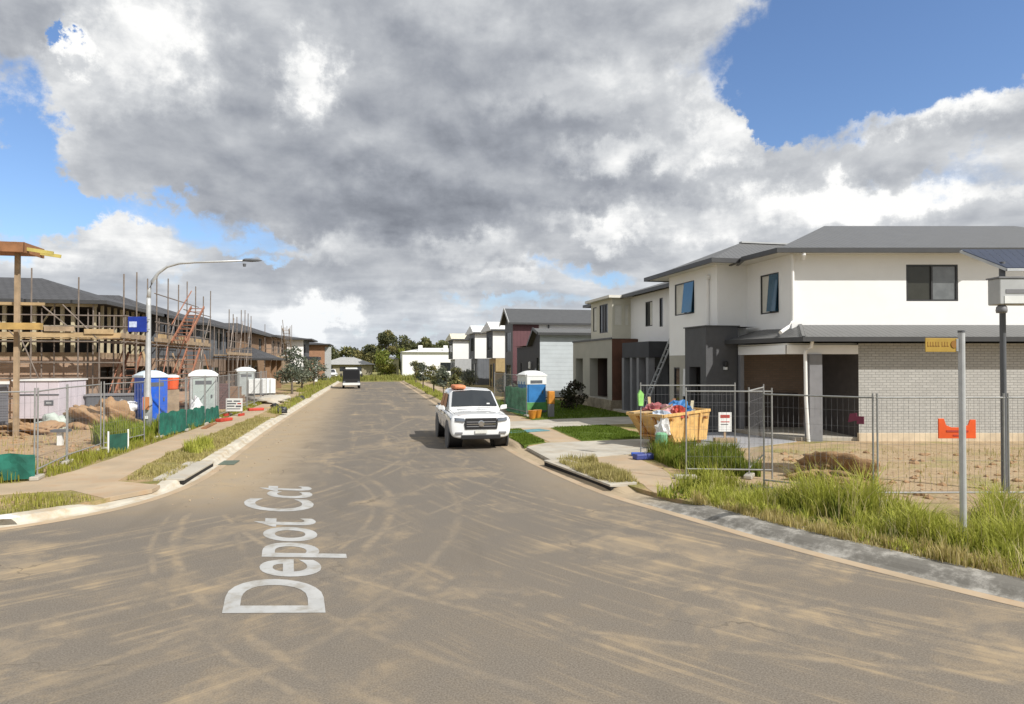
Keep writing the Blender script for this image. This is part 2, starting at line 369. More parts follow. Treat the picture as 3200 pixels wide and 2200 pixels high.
# ------------------------------------------------------------------ ground materials (world position)
def pos_of(t): return t.n('ShaderNodeNewGeometry').outputs['Position']
def make_road_mat():
    m, t, b = newmat('dusty_asphalt'); P = pos_of(t); x, y, z = t.sep(P)
    grain = t.noise(P, 55, 3, .6); big = t.noise(P, .35, 6, .62, .4); mid = t.noise(P, 1.3, 7, .65, .5); fine = t.noise(P, 9, 5, .65)
    col = t.mix(t.mr(grain, .3, .7), (.089, .083, .077), (.192, .180, .166))
    agg = t.mr(t.noise(P, 130, 2, .5), .62, .74); col = t.mix(t.m('MULTIPLY', agg, .6), col, (.36, .33, .28))
    dust = (.335, .283, .212)
    def polar(cx, cy, kr, ka):
        d = t.v('SUBTRACT', P, (cx, cy, 0)); a, c, _ = t.sep(d)
        r = t.v('LENGTH', t.xyz(a, c, 0)); th = t.m('ARCTAN2', c, a)
        return r, t.xyz(t.m('MULTIPLY', r, kr), t.m('MULTIPLY', th, ka), 0.)
    rA, pA = polar(-11, 21, 6.5, 1.3); rB, pB = polar(22, 20, 6.5, 2.2)
    sA = t.mr(t.noise(pA, 1., 6, .68, .1), .48, .66); sB = t.mr(t.noise(pB, 1., 6, .68, .1), .47, .64)
    sC = t.mr(t.noise(t.xyz(t.m('MULTIPLY', x, 2.2), t.m('MULTIPLY', y, .10), 0.), 1., 5, .6), .5, .70)
    mC = t.mr(y, 13., 20.); mA = t.m('MULTIPLY', t.mr(x, 1.5, -2.5), t.m('SUBTRACT', 1., mC)); mB = t.m('MULTIPLY', t.mr(x, -1.0, 2.5), t.m('SUBTRACT', 1., mC))
    st = t.m('ADD', t.m('ADD', t.m('MULTIPLY', sA, mA), t.m('MULTIPLY', sB, mB)), t.m('MULTIPLY', sC, mC))
    st = t.m('MULTIPLY', st, t.mr(mid, .36, .62))
    broken = t.mr(t.noise(P, .9, 5, .65), .36, .58)
    rings = None
    for cx, cy, rr, wd, amt in ((8.9, 13.8, 12.1, .13, .6), (9.5, 17., 12.75, .10, .6), (-9.5, 13.2, 9.95, .14, .5), (8.6, 13.6, 10.9, .10, .3), (-9.9, 13.6, 11.6, .12, .35),
                                (-12, 22, 13.2, .12, .5), (-12, 22, 15.1, .12, .45), (24, 24, 21.6, .14, .45), (24, 24, 23.4, .12, .5), (24, 24, 19.9, .12, .4), (8.9, 13.8, 12.4, .08, .45), (-9.5, 13.2, 9.6, .09, .45), (-12, 22, 13.55, .08, .45), (24, 24, 21.1, .09, .45), (24, 24, 22.6, .08, .4), (-12, 22, 16.4, .08, .4)):
        d = t.v('SUBTRACT', t.v('ADD', P, t.v('SCALE', t.v('SUBTRACT', t.noise(P, .6, 2, color=True), (.5, .5, .5)), scale=.16)), (cx, cy, 0)); a, c, _ = t.sep(d)
        q = t.m('ABSOLUTE', t.m('SUBTRACT', t.v('LENGTH', t.xyz(a, c, 0)), rr))
        q = t.m('MULTIPLY', t.m('MULTIPLY', t.m('MULTIPLY', t.mr(q, wd * .95, wd * .1), t.mr(t.noise(P, 7., 4, .6), .3, .6, .35, 1.)), broken), amt * .95)
        rings = q if rings is None else t.m('MAXIMUM', rings, q)
    left = t.m('MULTIPLY', t.mr(t.m('ADD', x, t.m('MULTIPLY', mid, 2.6)), .6, -1.7), t.mr(y, 11.5, 16.))
    right = t.m('MULTIPLY', t.m('MULTIPLY', t.mr(t.m('ADD', x, t.m('MULTIPLY', mid, -1.6)), 2.0, 3.6), t.mr(y, 10.5, 14.)), .40)
    patch = t.mr(t.m('ADD', big, t.m('MULTIPLY', t.m('SUBTRACT', mid, .5), .45)), .50, .68); clod = t.m('MULTIPLY', t.mr(fine, .66, .74), t.mr(big, .42, .6))
    a = t.m('ADD', t.m('MULTIPLY', patch, .46), t.m('MULTIPLY', st, .50))
    a = t.m('MAXIMUM', a, t.m('MULTIPLY', left, .88)); a = t.m('MAXIMUM', a, right)
    a = t.m('ADD', t.m('MAXIMUM', a, rings), t.m('MULTIPLY', clod, .4))
    near = t.mr(y, 4., 16., .22, .10)
    a = t.m('ADD', a, near, clamp=True); a = t.m('MULTIPLY', a, .95)
    c = t.mix(a, col, t.mix(t.mr(mid, .3, .7), dust, (.375, .300, .200)))
    crk = t.n('ShaderNodeTexVoronoi', feature='DISTANCE_TO_EDGE'); t.set(crk.inputs['Vector'], t.v('ADD', P, t.v('SCALE', t.noise(P, 1.1, 4, color=True), scale=1.4))); crk.inputs['Scale'].default_value = .22
    ck = t.m('MULTIPLY', t.mr(crk.outputs['Distance'], .006, .0015), t.mr(big, .5, .62)); c = t.mix(t.m('MULTIPLY', ck, .5), c, (.06, .055, .05))
    oil = t.mr(t.noise(P, .9, 3, .5), .70, .80); c = t.mix(t.m('MULTIPLY', oil, .45), c, (.07, .066, .06))
    dk = t.mr(t.noise(t.xyz(t.m('MULTIPLY', x, 1.), t.m('MULTIPLY', y, .25), 3.), .9, 5, .6), .55, .8)
    c = t.mix(t.m('MULTIPLY', dk, .35), c, (.10, .093, .082))
    c = t.mix(1.0, c, (.97, .93, .88), 'MULTIPLY')
    t.set(b.inputs['Base Color'], c); b.inputs['Roughness'].default_value = .88; b.inputs['Specular IOR Level'].default_value = .25
    bp = t.n('ShaderNodeBump'); bp.inputs['Strength'].default_value = .35; bp.inputs['Distance'].default_value = .012
    t.set(bp.inputs['Height'], t.m('ADD', grain, t.m('MULTIPLY', fine, .6))); t.set(b.inputs['Normal'], bp.outputs[0])
    return m
def make_soil_mat(name, soil, soil2, green, dry, gmin, gmax):
    m, t, b = newmat(name); P = pos_of(t)
    n = t.noise(P, .55, 7, .62, .3); n2_ = t.noise(P, 3.2, 6, .65); f = t.noise(P, 22, 4, .65)
    s = t.mix(t.mr(n2_, .3, .7), soil, soil2); s = t.mix(t.m('MULTIPLY', t.mr(f, .55, .75), .45), s, tuple(q * .55 for q in soil))
    g = t.mix(t.mr(n2_, .38, .62), green, dry); g = t.mix(t.m('MULTIPLY', t.mr(f, .4, .7), .5), g, tuple(q * .5 for q in green))
    t.set(b.inputs['Base Color'], t.mix(t.mr(t.m('ADD', n, t.m('MULTIPLY', t.m('SUBTRACT', n2_, .5), .5)), gmin, gmax), s, g))
    b.inputs['Roughness'].default_value = .95; b.inputs['Specular IOR Level'].default_value = .15
    bp = t.n('ShaderNodeBump'); bp.inputs['Strength'].default_value = .8; bp.inputs['Distance'].default_value = .05
    t.set(bp.inputs['Height'], t.m('ADD', n2_, t.m('MULTIPLY', f, .5))); t.set(b.inputs['Normal'], bp.outputs[0])
    return m
M_ROAD = make_road_mat()
M_VERGE = make_soil_mat('verge_ground', (.36, .25, .14), (.42, .31, .18), (.145, .15, .040), (.30, .25, .10), .40, .58)
M_LOT = make_soil_mat('building_lot_soil', (.43, .325, .205), (.33, .235, .14), (.25, .23, .08), (.36, .30, .15), .50, .68)
M_LOTL = make_soil_mat('trampled_lot_soil', (.34, .235, .14), (.43, .31, .19), (.16, .17, .045), (.32, .26, .12), .60, .78)
M_LAWN = make_soil_mat('green_lawn', (.10, .115, .03), (.13, .14, .035), (.075, .12, .018), (.12, .16, .03), .25, .45)
M_FIELD = make_soil_mat('far_field', (.30, .25, .12), (.28, .25, .10), (.15, .18, .05), (.30, .30, .11), .35, .6)
M_HEAP = make_soil_mat('heaped_soil', (.33, .20, .11), (.42, .28, .16), (.2, .13, .07), (.27, .17, .09), .45, .7)

# ------------------------------------------------------------------ ground sheet, road, verges, kerbs
struct(MB().add([(-1500, -300, -.06), (1500, -300, -.06), (1500, 3000, -.06), (-1500, 3000, -.06)], [(0, 1, 2, 3)]).build('ground', M_FIELD))
RK = [(4.3, 93), (4.35, 70), (4.40, 45), (4.42, 30), (4.44, 22), (4.50, 18.4), (4.74, 15.1), (5.05, 12.9), (5.62, 10.98), (6.14, 9.2), (6.72, 7.7), (7.45, 6.1), (8.5, 4.3), (10.5, 2.2), (14, .3), (20, -1.6), (40, -6), (80, -15)]
LK = [(-80, -4), (-40, 5.0), (-20, 8.9), (-12, 10.7), (-8.2, 11.75), (-6.5, 12.35), (-5.5, 12.95), (-4.75, 13.8), (-4.28, 14.9), (-4.02, 16.4), (-3.96, 18.6), (-4.02, 22), (-4.10, 30), (-4.05, 45), (-3.95, 64), (-3.9, 93)]
RKs, LKs = smooth_line(RK), smooth_line(LK)
road_poly = RKs + [(80, -40), (-80, -40)] + LKs
struct(MB().add([(x, y, 0.) for x, y in road_poly], [tuple(range(len(road_poly)))[::-1]]).build('road', M_ROAD))
rb = offset(RKs, .41); lb = offset(LKs, .33)
struct(MB().prism(rb + [(600, -100), (600, 93), (4.42, 93)], -.05, .13).build('verge_right', M_VERGE))
struct(MB().prism([(-600, -60)] + lb + [(-3.9, 93), (-600, 93)], -.05, .13).build('verge_left', M_VERGE))
struct(MB().prism([(-600, 93.0), (600, 93.0), (600, 1200), (-600, 1200)], -.05, .12).build('field', M_FIELD))
def sweep(line, prof, fz):
    mb = MB(); n = len(prof)
    offs = [offset(line, d) for d, _ in prof]
    for i in range(len(line)):
        k = fz(*line[i])
        for j, (_, z) in enumerate(prof): mb.v.append((*offs[j][i], z if z < .03 else .02 + (z - .02) * k))
    for i in range(len(line) - 1):
        for j in range(n - 1): mb.f.append((i * n + j, (i + 1) * n + j, (i + 1) * n + j + 1, i * n + j + 1))
    return mb
sm = lambda x, a, b: max(0., min(1., (x - a) / (b - a)))
def fzr(x, y):
    k = 1.
    for a, b in ((16.6, 20.2), (11.6, 12.9), (25.5, 28.5), (40, 43), (54, 57)): k = min(k, max(sm(a, y, y + .5) if y < a else 0, sm(y, b, b + .5), .18 if a <= y <= b else 0))
    return max(k, .18)
def fzl(x, y):
    k = 1.
    for a, b in ((13.9, 15.2), (33, 36.5), (50, 53)): k = min(k, max(sm(a, y, y + .5) if y < a else 0, sm(y, b, b + .5), .18 if a <= y <= b else 0))
    return max(k, .18)
def make_kerb_mat():
    m, t, b = newmat('weathered_kerb'); P = pos_of(t); x, y, z = t.sep(P)
    n = t.noise(P, 2.6, 9, .72); f = t.noise(P, 24, 5, .7)
    c = t.mix(t.mr(n, .42, .66), (.17, .16, .14), (.40, .38, .34)); c = t.mix(t.m('MULTIPLY', t.mr(f, .5, .75), .4), c, (.12, .11, .09))
    d = t.m('MAXIMUM', t.m('MULTIPLY', t.mr(x, 0., -1.), t.mr(y, 12.8, 15.)), t.m('MULTIPLY', t.mr(x, 0., 1.), t.mr(y, 11.5, 13.)))
    c = t.mix(t.m('MULTIPLY', d, t.mr(n, .2, .55, .55, .9)), c, (.40, .31, .20))
    t.set(b.inputs['Base Color'], c); b.inputs['Roughness'].default_value = .9; b.inputs['Specular IOR Level'].default_value = .2
    bp = t.n('ShaderNodeBump'); bp.inputs['Strength'].default_value = .5; bp.inputs['Distance'].default_value = .012; t.set(bp.inputs['Height'], f); t.set(b.inputs['Normal'], bp.outputs[0])
    return m
M_KERB = make_kerb_mat()
PROF = [(-.09, .012), (-.05, .018), (.0, .035), (.07, .085), (.15, .122), (.26, .140), (.42, .146), (.425, .10)]
PROFL = [(-.09, .012), (-.03, .02), (.02, .035), (.06, .11), (.10, .138), (.30, .148), (.36, .148), (.365, .10)]
GUT = [(-.27, .004), (-.25, .008), (-.085, .0125)]
struct(sweep(RKs, PROF, fzr).build('kerb_right', M_KERB)); struct(sweep(LKs, PROFL, fzl).build('kerb_left', mat('pale_kerb', (.50, .46, .38), .88, var=.15, vs=1.5, bump=.3, bs=40, dirt=(.40, .30, .18), dirt_amt=.8)))
struct(sweep(RKs, GUT, fzr).build('gutter_right', M_CONC_D)); struct(sweep(LKs, GUT, fzl).build('gutter_left', M_CONC_D))
def slab(name, poly, z1, m, z0=.05): return struct(MB().prism(poly, z0, z1).build(name, m, bevel=.008))
# left footpath and kerb ramp
slab('footpath_left', [(-60, .4), (-30, 9.3), (-12, 14.1), (-7.1, 14.95), (-5.95, 15.2), (-4.95, 14.15), (-4.35, 14.95), (-4.32, 15.4), (-5.38, 16.1), (-5.55, 18.7), (-5.6, 24.3), (-5.35, 34.5), (-5.25, 70),
                       (-6.35, 70), (-6.45, 36.7), (-6.62, 27.8), (-6.72, 23.3), (-6.78, 19.8), (-6.9, 17.7), (-7.35, 16.3), (-12, 15.7), (-30, 11.0), (-60, 2.3)], .14, M_CONC_D)
# right footpath, driveways
slab('footpath_right', [(5.75, 17.2), (5.72, 13.35), (5.62, 12.9), (5.58, 12.5), (5.8, 12.25), (6.6, 13.3), (7.0, 15.2), (7.15, 17.7)], .138, M_CONC_D)
slab('driveway_near', [(4.72, 19.9), (4.74, 17.1), (5.7, 17.25), (7.15, 17.75), (9.4, 18.7), (9.6, 21.2), (6.7, 20.9), (5.6, 20.8)], .14, M_CONC)
slab('footpath_right_far', [(5.75, 20.95), (6.75, 20.95), (6.95, 25.5), (7.0, 31), (7.1, 60), (7.1, 85), (5.95, 85), (5.9, 60), (5.85, 31)], .139, M_CONC_D)
slab('driveway_far', [(4.68, 25.6), (4.68, 28.4), (5.84, 28.4), (7.02, 28.8), (9.2, 29.6), (12.9, 29.9), (12.9, 26.6), (9.4, 26.3), (6.98, 25.6)], .141, M_CONC)
slab('paved_forecourt', [(9.45, 18.6), (9.65, 22.5), (13.2, 22.6), (13.7, 19.4), (11.2, 18.3)], .145, M_PAVE)
slab('building_lot_right', [(8.8, 18.3), (7.4, 13.6), (8.2, 12.6), (9.1, 10.4), (13, 6), (60, -4), (60, 14), (17, 19.5), (11.2, 18.3)], .136, M_LOT)
slab('building_lot_left', [(-7.5, 17.6), (-7.4, 29), (-7.2, 64), (-70, 64), (-70, 0), (-12.5, 15.9), (-8, 16.6)], .136, M_LOTL)
slab('lawn_kerbside', [(4.72, 20.2), (5.6, 20.9), (5.7, 25.3), (4.68, 25.3)], .144, M_LAWN)
slab('lawn_corner', [(6.85, 21.0), (9.6, 21.3), (9.7, 26.1), (7.05, 25.5)], .144, M_LAWN)
slab('lawn_front', [(7.15, 29.0), (12.6, 30.0), (12.6, 44), (7.25, 44)], .144, M_LAWN)

# ------------------------------------------------------------------ street-name map overlay, added as flat letters lying on the road
cu = bpy.data.curves.new('lettering', 'FONT'); cu.body = 'Depot Cct'; cu.size = 1.0; cu.resolution_u = 6; cu.offset = .014
tmp = bpy.data.objects.new('lettering', cu); COL.objects.link(tmp)
me = bpy.data.meshes.new_from_object(tmp.evaluated_get(bpy.context.evaluated_depsgraph_get())); bpy.data.objects.remove(tmp)
xs = [v.co.x for v in me.vertices]; x0 = min(xs); capz = .70
U1 = None
def to_ground(u, h):                                   # u metres along the word, h cap heights from the baseline
    s_ = u / 3.38
    bx, by = -.48 - .62 * s_, 7.60 + 6.0 * s_
    tx, ty = -1.57 - .83 * s_, 7.82 + 6.25 * s_
    return (bx + (tx - bx) * h, by + (ty - by) * h, .0045)
for v in me.vertices: v.co = to_ground(v.co.x - x0, v.co.y / capz)
me.materials.append(mat('overlay_white', (.41, .41, .40), .75, var=.10, vs=2.2, dirt=(.25, .22, .17), dirt_amt=.7, bump=.4, bs=60))
lt = bpy.data.objects.new('overlay_lettering', me); COL.objects.link(lt); tag(lt, 'large white street-name overlay text laid along the dusty road', 'overlay text')
# ------------------------------------------------------------------ drain inlets
def drain(name, label, pts, side, grate):
    t = thing(name, label, 'drain', (*pts[0], 0), world=True, group='kerb drain inlets')
    (xa, ya), (xb, yb) = pts; d = Vector((xb - xa, yb - ya, 0)); n = Vector((d.y, -d.x, 0)).normalized() * side   # n points away from the road
    q = lambda p, o, z: (p[0] + n.x * o, p[1] + n.y * o, z)
    A, B = (xa, ya), (xb, yb)
    mb = MB().add([q(A, -.025, .165), q(B, -.025, .165), q(B, .62, .18), q(A, .62, .18), q(A, -.025, .115), q(B, -.025, .115), q(B, .62, .06), q(A, .62, .06)],
                  [(0, 1, 2, 3), (4, 7, 6, 5), (0, 4, 5, 1), (1, 5, 6, 2), (2, 6, 7, 3), (3, 7, 4, 0)])
    mb.build('lintel', M_CONC, t, bevel=.012)
    MB().add([q(A, -.006, .018), q(B, -.006, .018), q(B, .06, .018), q(A, .06, .018), q(A, -.006, .112), q(B, -.006, .112), q(B, .06, .112), q(A, .06, .112)],
             [(0, 1, 2, 3), (4, 7, 6, 5), (0, 4, 5, 1), (1, 5, 6, 2), (2, 6, 7, 3), (3, 7, 4, 0)]).build('slot', M_SLOT, t)  # solid block, its near-black colour stands for shade inside the opening
    if grate:
        C0 = Vector((xb, yb, 0)) + d.normalized() * .35
        g = MB()
        for k in range(7):
            a = C0 + d.normalized() * (.07 * k * 1.5); g.beam((a.x - n.x * .45, a.y - n.y * .45, .02), (a.x - n.x * .05, a.y - n.y * .05, .024), .05, .02)
        g.build('grate', mat('grate_iron', (.16, .20, .16), .6, .4), t)
    return t
drain('drain_inlet', 'concrete kerb drain inlet with dark slot beside the straw grass strip on the right', [(4.52, 17.0), (4.98, 13.3)], -1, False)
drain('drain_inlet', 'concrete kerb drain inlet with dark slot and grate on the left kerb', [(-4.02, 16.0), (-3.96, 18.6)], -1, True)

# ------------------------------------------------------------------ building helpers
def wall(mb, A, B, z0, z1, holes=(), t=.12):
    """vertical wall from A to B, outside on the right-hand side walking A to B; holes = (s0, s1, h0, h1) with reveals"""
    A, B = Vector((A[0], A[1], 0)), Vector((B[0], B[1], 0)); L = (B - A).length; u = (B - A) / L; n = Vector((u.y, -u.x, 0))
    S = sorted({0., L, *[q for h in holes for q in h[:2] if 0 < q < L]}); Z = sorted({z0, z1, *[q for h in holes for q in h[2:4] if z0 < q < z1]})
    P = lambda s, z, d=0.: tuple(A + u * s - n * d + Vector((0, 0, z)))
    for i in range(len(S) - 1):
        for j in range(len(Z) - 1):
            sm_, zm = (S[i] + S[i + 1]) / 2, (Z[j] + Z[j + 1]) / 2
            if any(h[0] < sm_ < h[1] and h[2] < zm < h[3] for h in holes): continue
            mb.add([P(S[i], Z[j]), P(S[i + 1], Z[j]), P(S[i + 1], Z[j + 1]), P(S[i], Z[j + 1])], [(0, 1, 2, 3)])
    for s0, s1, h0, h1 in [h[:4] for h in holes]:
        h0 = max(h0, z0)
        for a, b, c, d in (((s0, h0), (s0, h1), 0, 0), ((s0, h1), (s1, h1), 0, 0), ((s1, h1), (s1, h0), 0, 0), ((s1, h0), (s0, h0), 0, 0)):
            mb.add([P(*a), P(*b), P(*b, t), P(*a, t)], [(0, 1, 2, 3)])
    return mb
def window(parent, A, B, h, frame=None, glass=None, mull=1, name='window', fw=.05, blind=None, sashes=None):
    """frame with pane(s) set into the hole h of the wall A-B"""
    frame = frame or M_FRAME; glass = glass or M_GLASS
    A, B = Vector((A[0], A[1], 0)), Vector((B[0], B[1], 0)); u = (B - A).normalized(); n = Vector((u.y, -u.x, 0))
    s0, s1, h0, h1 = h[:4]
    def bar(mb, sa, sb, za, zb, d0, d1):
        c = [A + u * s + n * d + Vector((0, 0, z)) for d in (d0, d1) for s, z in ((sa, za), (sb, za), (sb, zb), (sa, zb))]
        mb.add(c, [(0, 1, 2, 3), (7, 6, 5, 4), (0, 4, 5, 1), (1, 5, 6, 2), (2, 6, 7, 3), (3, 7, 4, 0)])
    e = .004
    mb = MB(); a, b = -.085, -.015
    bar(mb, s0 + e, s1 - e, h1 - fw, h1 - e, a, b); bar(mb, s0 + e, s1 - e, h0 + e, h0 + fw, a, b)
    bar(mb, s0 + e, s0 + fw, h0 + fw, h1 - fw, a, b); bar(mb, s1 - fw, s1 - e, h0 + fw, h1 - fw, a, b)
    for k in range(1, mull + 1):
        c = s0 + (s1 - s0) * k / (mull + 1); bar(mb, c - fw * .5, c + fw * .5, h0 + fw, h1 - fw, a, b)
    f = mb.build(name, frame, parent)
    for k in range(mull + 1):
        c0 = s0 + (s1 - s0) * k / (mull + 1) + (fw * .5 if k else fw); c1 = s0 + (s1 - s0) * (k + 1) / (mull + 1) - (fw * .5 if k < mull else fw)
        g = MB(); bar(g, c0, c1, h0 + fw, h1 - fw, -.065, -.055)
        gm = glass[k % len(glass)] if isinstance(glass, (list, tuple)) else glass
        p = g.build('pane', gm, f); p.location = (0, 0, 0)
        rel(p, f, parent)
    return f
def rel(child, part, root):
    """child meshes are stored relative to the thing's base, like the part they hang from"""
    me_ = child.data; off = Vector(root['o']) if 'o' in root else Vector((0, 0, 0))
    if off.length: 
        for v in me_.vertices: v.co = v.co - off
def hip_roof(x0, x1, y0, y1, ze, zr, axis='auto', th=.05, ends=(1, 1)):
    mb = MB(); lx, ly = x1 - x0, y1 - y0
    if axis == 'auto': axis = 'x' if lx >= ly else 'y'
    if axis == 'x':
        c = (y0 + y1) / 2; a = min(ly / 2, lx / 2)
        r0, r1 = (x0 + a * ends[0], c, zr), (x1 - a * ends[1], c, zr)
        V = [(x0, y0, ze), (x1, y0, ze), (x1, y1, ze), (x0, y1, ze), r0, r1]
        mb.add(V, [(0, 1, 5, 4), (2, 3, 4, 5), (3, 0, 4), (1, 2, 5), (3, 2, 1, 0)])
    else:
        c = (x0 + x1) / 2; a = min(lx / 2, ly / 2)
        r0, r1 = (c, y0 + a * ends[0], zr), (c, y1 - a * ends[1], zr)
        V = [(x0, y0, ze), (x1, y0, ze), (x1, y1, ze), (x0, y1, ze), r0, r1]
        mb.add(V, [(1, 2, 5, 4), (3, 0, 4, 5), (0, 1, 4), (2, 3, 5), (3, 2, 1, 0)])
    return mb
def gutter_ring(parent, poly, z, hgt=.17, th=.11, m=None, name='gutter', closed=True):
    mb = MB(); n = len(poly)
    if sum(a[0] * b[1] - b[0] * a[1] for a, b in zip(poly, poly[1:] + poly[:1])) < 0: poly = poly[::-1]
    ins = []
    for i, p in enumerate(poly):
        a, b = Vector(poly[i - 1]), Vector(poly[(i + 1) % n]); p = Vector(p)
        d1, d2 = (p - a).normalized(), (b - p).normalized(); n1_, n2_ = Vector((d1.y, -d1.x)), Vector((d2.y, -d2.x)); nn = (n1_ + n2_); nn = nn / max(.3, nn.dot(n1_))
        ins.append((p + nn * .003, p + nn * (th + .003)))
    for i in range(n):
        a, b = ins[i], ins[(i + 1) % n]
        V = [(*a[0], z), (*b[0], z), (*b[1], z), (*a[1], z), (*a[0], z + hgt), (*b[0], z + hgt), (*b[1], z + hgt), (*a[1], z + hgt)]
        mb.add(V, [(0, 1, 2, 3), (7, 6, 5, 4), (1, 0, 4, 5), (3, 2, 6, 7)])
    return mb.build(name, m or M_FASCIA, parent, fix=True)
def downpipe(parent, x, y, z0, z1, r=.05, m=None, kick=None):
    mb = MB(); pts = [(x, y, z0), (x, y, z1)]
    if kick: pts += [(x + kick[0], y + kick[1], z1 + .25), (x + kick[0], y + kick[1], z1 + .4)]
    mb.tube(pts, r, 10); return mb.build('downpipe', m or M_TRIM, parent, smooth=False)
ca, sa_ = math.cos(R(12.1)), math.sin(R(12.1))
def W(lat, D): return (lat * ca + D * sa_, -lat * sa_ + D * ca)

# ------------------------------------------------------------------ corner house on the right: white render over pale brick, grey metal roofs
H = thing('corner_house', 'large two-storey corner house of white render above pale brick with grey hipped roof', 'house', (14, 21, .13), world=True)
# slab and footing
MB().prism([W(9.35, 22.05), W(22, 22.05), W(22, 33), (13.4, 34 - 6), (13.4, 22.5)], .05, .25).build('slab', M_CONC, H, bevel=.01)
MB().prism([W(11.4, 21.90), W(22.2, 21.90), W(22.2, 22.03), W(11.4, 22.03)], .05, .40).build('footing', mat('pale_footing', (.60, .50, .36), .9, var=.15, vs=1.5), H)
# ground floor brick side wall with the carport opening at its street end
mb = MB(); wall(mb, W(11.44, 22.0), W(22, 22.0), .25, 3.36)
wall(mb, W(22, 22), W(22, 33), .25, 3.36)
mb.build('brick_wall', M_BRK_G, H)
mb = MB(); wall(mb, W(11.44, 26.5), W(11.44, 22.0), .25, 3.30); mb.build('carport_side', mat('carport_side_shade', (.075, .065, .062), .85, var=.1), H)  # inner wall coloured dark to carry the carport's shade
mb = MB(); wall(mb, (13.55, 24.0), W(13.5, 26.3), .25, 3.3)
wall(mb, (13.6, 23.6), W(11.44, 25.6), .25, 3.3)
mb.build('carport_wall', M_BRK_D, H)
MB().prism([(13.75, 23.4), W(10.9, 25.4), W(10.9, 25.5), (13.75, 23.5)], .26, 1.55).build('dark_lower_panel', mat('dark_lower_tone', (.05, .04, .035), .8), H)  # plain dark panel across the lower back wall
MB().prism([(13.5, 19.62), W(11.44, 22.1), W(11.44, 26.6), (13.5, 24.2)], 3.30, 3.36).build('carport_ceiling', M_SOFFIT, H)
# beam around the opening
mb = MB(); 
mb.prism([W(9.06, 21.98), W(11.43, 21.98), W(11.43, 22.18), W(9.25, 22.18)], 3.0, 3.30)
mb.build('opening_beam', M_TRIM, H, bevel=.006)
MB().prism([(13.47, 19.66), (13.47, 22.56), (13.67, 22.56), (13.67, 19.85)], 3.0, 3.298).build('opening_beam', M_WHITE, H, bevel=.006)
MB().box(13.47, 13.62, 22.40, 22.55, .14, 3.0).build('post', M_MGREY, H)
MB().prism([W(9.78, 21.90), W(10.20, 21.90), W(10.20, 22.3), W(9.78, 22.3)], .02, 3.0).build('column', M_MGREY, H, bevel=.01)
p = W(9.62, 21.86); p0 = W(9.66, 21.86)
MB().tube([(*W(9.75, 21.6), 3.45), (*W(9.75, 21.7), 3.22), (*p, 3.10), (p[0] + .02, p[1], 1.5), (p0[0] + .06, p0[1], .10)], .055, 10).build('downpipe', M_TRIM, H)
# lower skirt roof
e0, e1 = W(9.42, 21.5), W(22.4, 21.5); i0, i1 = W(10.05, 23.2), W(16.1, 23.2)
fc = (13.05, 22.7); fi = (14.28, 22.7)
i2 = W(22.4, 24.3)
mb = MB(); ze, zi = 3.54, 4.03
mb.add([(*e0, ze), (*e1, ze), (*i2, zi + .3), (*i1, zi), (*i0, zi)], [(0, 1, 2, 3, 4)])
mb.add([(*e0, ze), (*i0, zi), (*fi, zi - .12), (*fc, ze)], [(0, 1, 2, 3)])
mb.add([(*e0, ze - .02), (*e1, ze - .02), (*W(22.4, 24), ze - .02), (*W(9.9, 24), ze - .02), (*fi, ze - .02), (*fc, ze - .02)], [(5, 4, 3, 2, 1, 0)])
mb.build('lower_roof', M_ROOF_M, H, fix=False)
gutter_ring(H, [e0, e1, W(22.4, 24), (15.4, 22.7), fc], 3.40, .15, .10, M_FASCIA)
MB().beam((*e0, ze + .03), (*i0, zi + .02), .10, .03).build('hip_flashing', M_ROOF_M, H)
# upper storey
ux0 = W(9.75, 23.2); ux1 = W(22, 23.2)
A1, B1 = (14.3, 23.4), (ux0[0] - .0, ux0[1])
A1 = (14.38, 23.4)
mb = MB()
sw = [(4.0, 5.81, 4.86, 6.14)]           # the sliding window in the sunlit side wall
wall(mb, ux0, ux1, 3.55, 6.5, sw)
nw = [(.88, 2.02, 4.52, 5.98)]
wall(mb, A1, B1, 3.55, 6.5, nw)
C1 = (13.1, 23.4); D1 = (13.1, 27.6)
wall(mb, C1, A1, 2.95, 6.5)
fw_ = [(.55, 2.35, 4.75, 6.12)]
wall(mb, D1, C1, 3.02, 6.5, fw_)
wall(mb, ux1, W(22, 33), 3.55, 6.5)
wall(mb, (14.3, 27.6), D1, 2.9, 6.5)
mb.build('upper_wall', M_WHITE, H)
window(H, ux0, ux1, sw[0], glass=[mat('open_dark_glass', (.045, .045, .035), .25, var=.1), mat('curtained_glass', (.16, .17, .17), .06, var=.15, spec=.9)], mull=1, fw=.06)
window(H, A1, B1, nw[0], glass=[M_BLIND_REFL, M_GLASSB], mull=1)
window(H, D1, C1, fw_[0], glass=[M_BLIND_REFL, M_GLASSB], mull=1)
# open awning sashes
for A_, B_, h_ in ((A1, B1, nw[0]), (D1, C1, fw_[0])):
    a = Vector((*A_, 0)); u = (Vector((*B_, 0)) - a).normalized(); n_ = Vector((u.y, -u.x, 0))
    s0 = (h_[0] + h_[1]) / 2 + .03; s1 = h_[1] - .02
    q = lambda s, z, d: tuple(a + u * s + n_ * d + Vector((0, 0, z)))
    mb = MB().add([q(s0, h_[3] - .05, .0), q(s1, h_[3] - .05, .0), q(s1, h_[2] + .06, .12), q(s0, h_[2] + .06, .12), q(s0, h_[3] - .05, .03), q(s1, h_[3] - .05, .03), q(s1, h_[2] + .06, .15), q(s0, h_[2] + .06, .15)],
                  [(0, 1, 2, 3), (7, 6, 5, 4), (0, 4, 5, 1), (1, 5, 6, 2), (2, 6, 7, 3), (3, 7, 4, 0)])
    mb.build('open_sash', M_GLASSB, H)
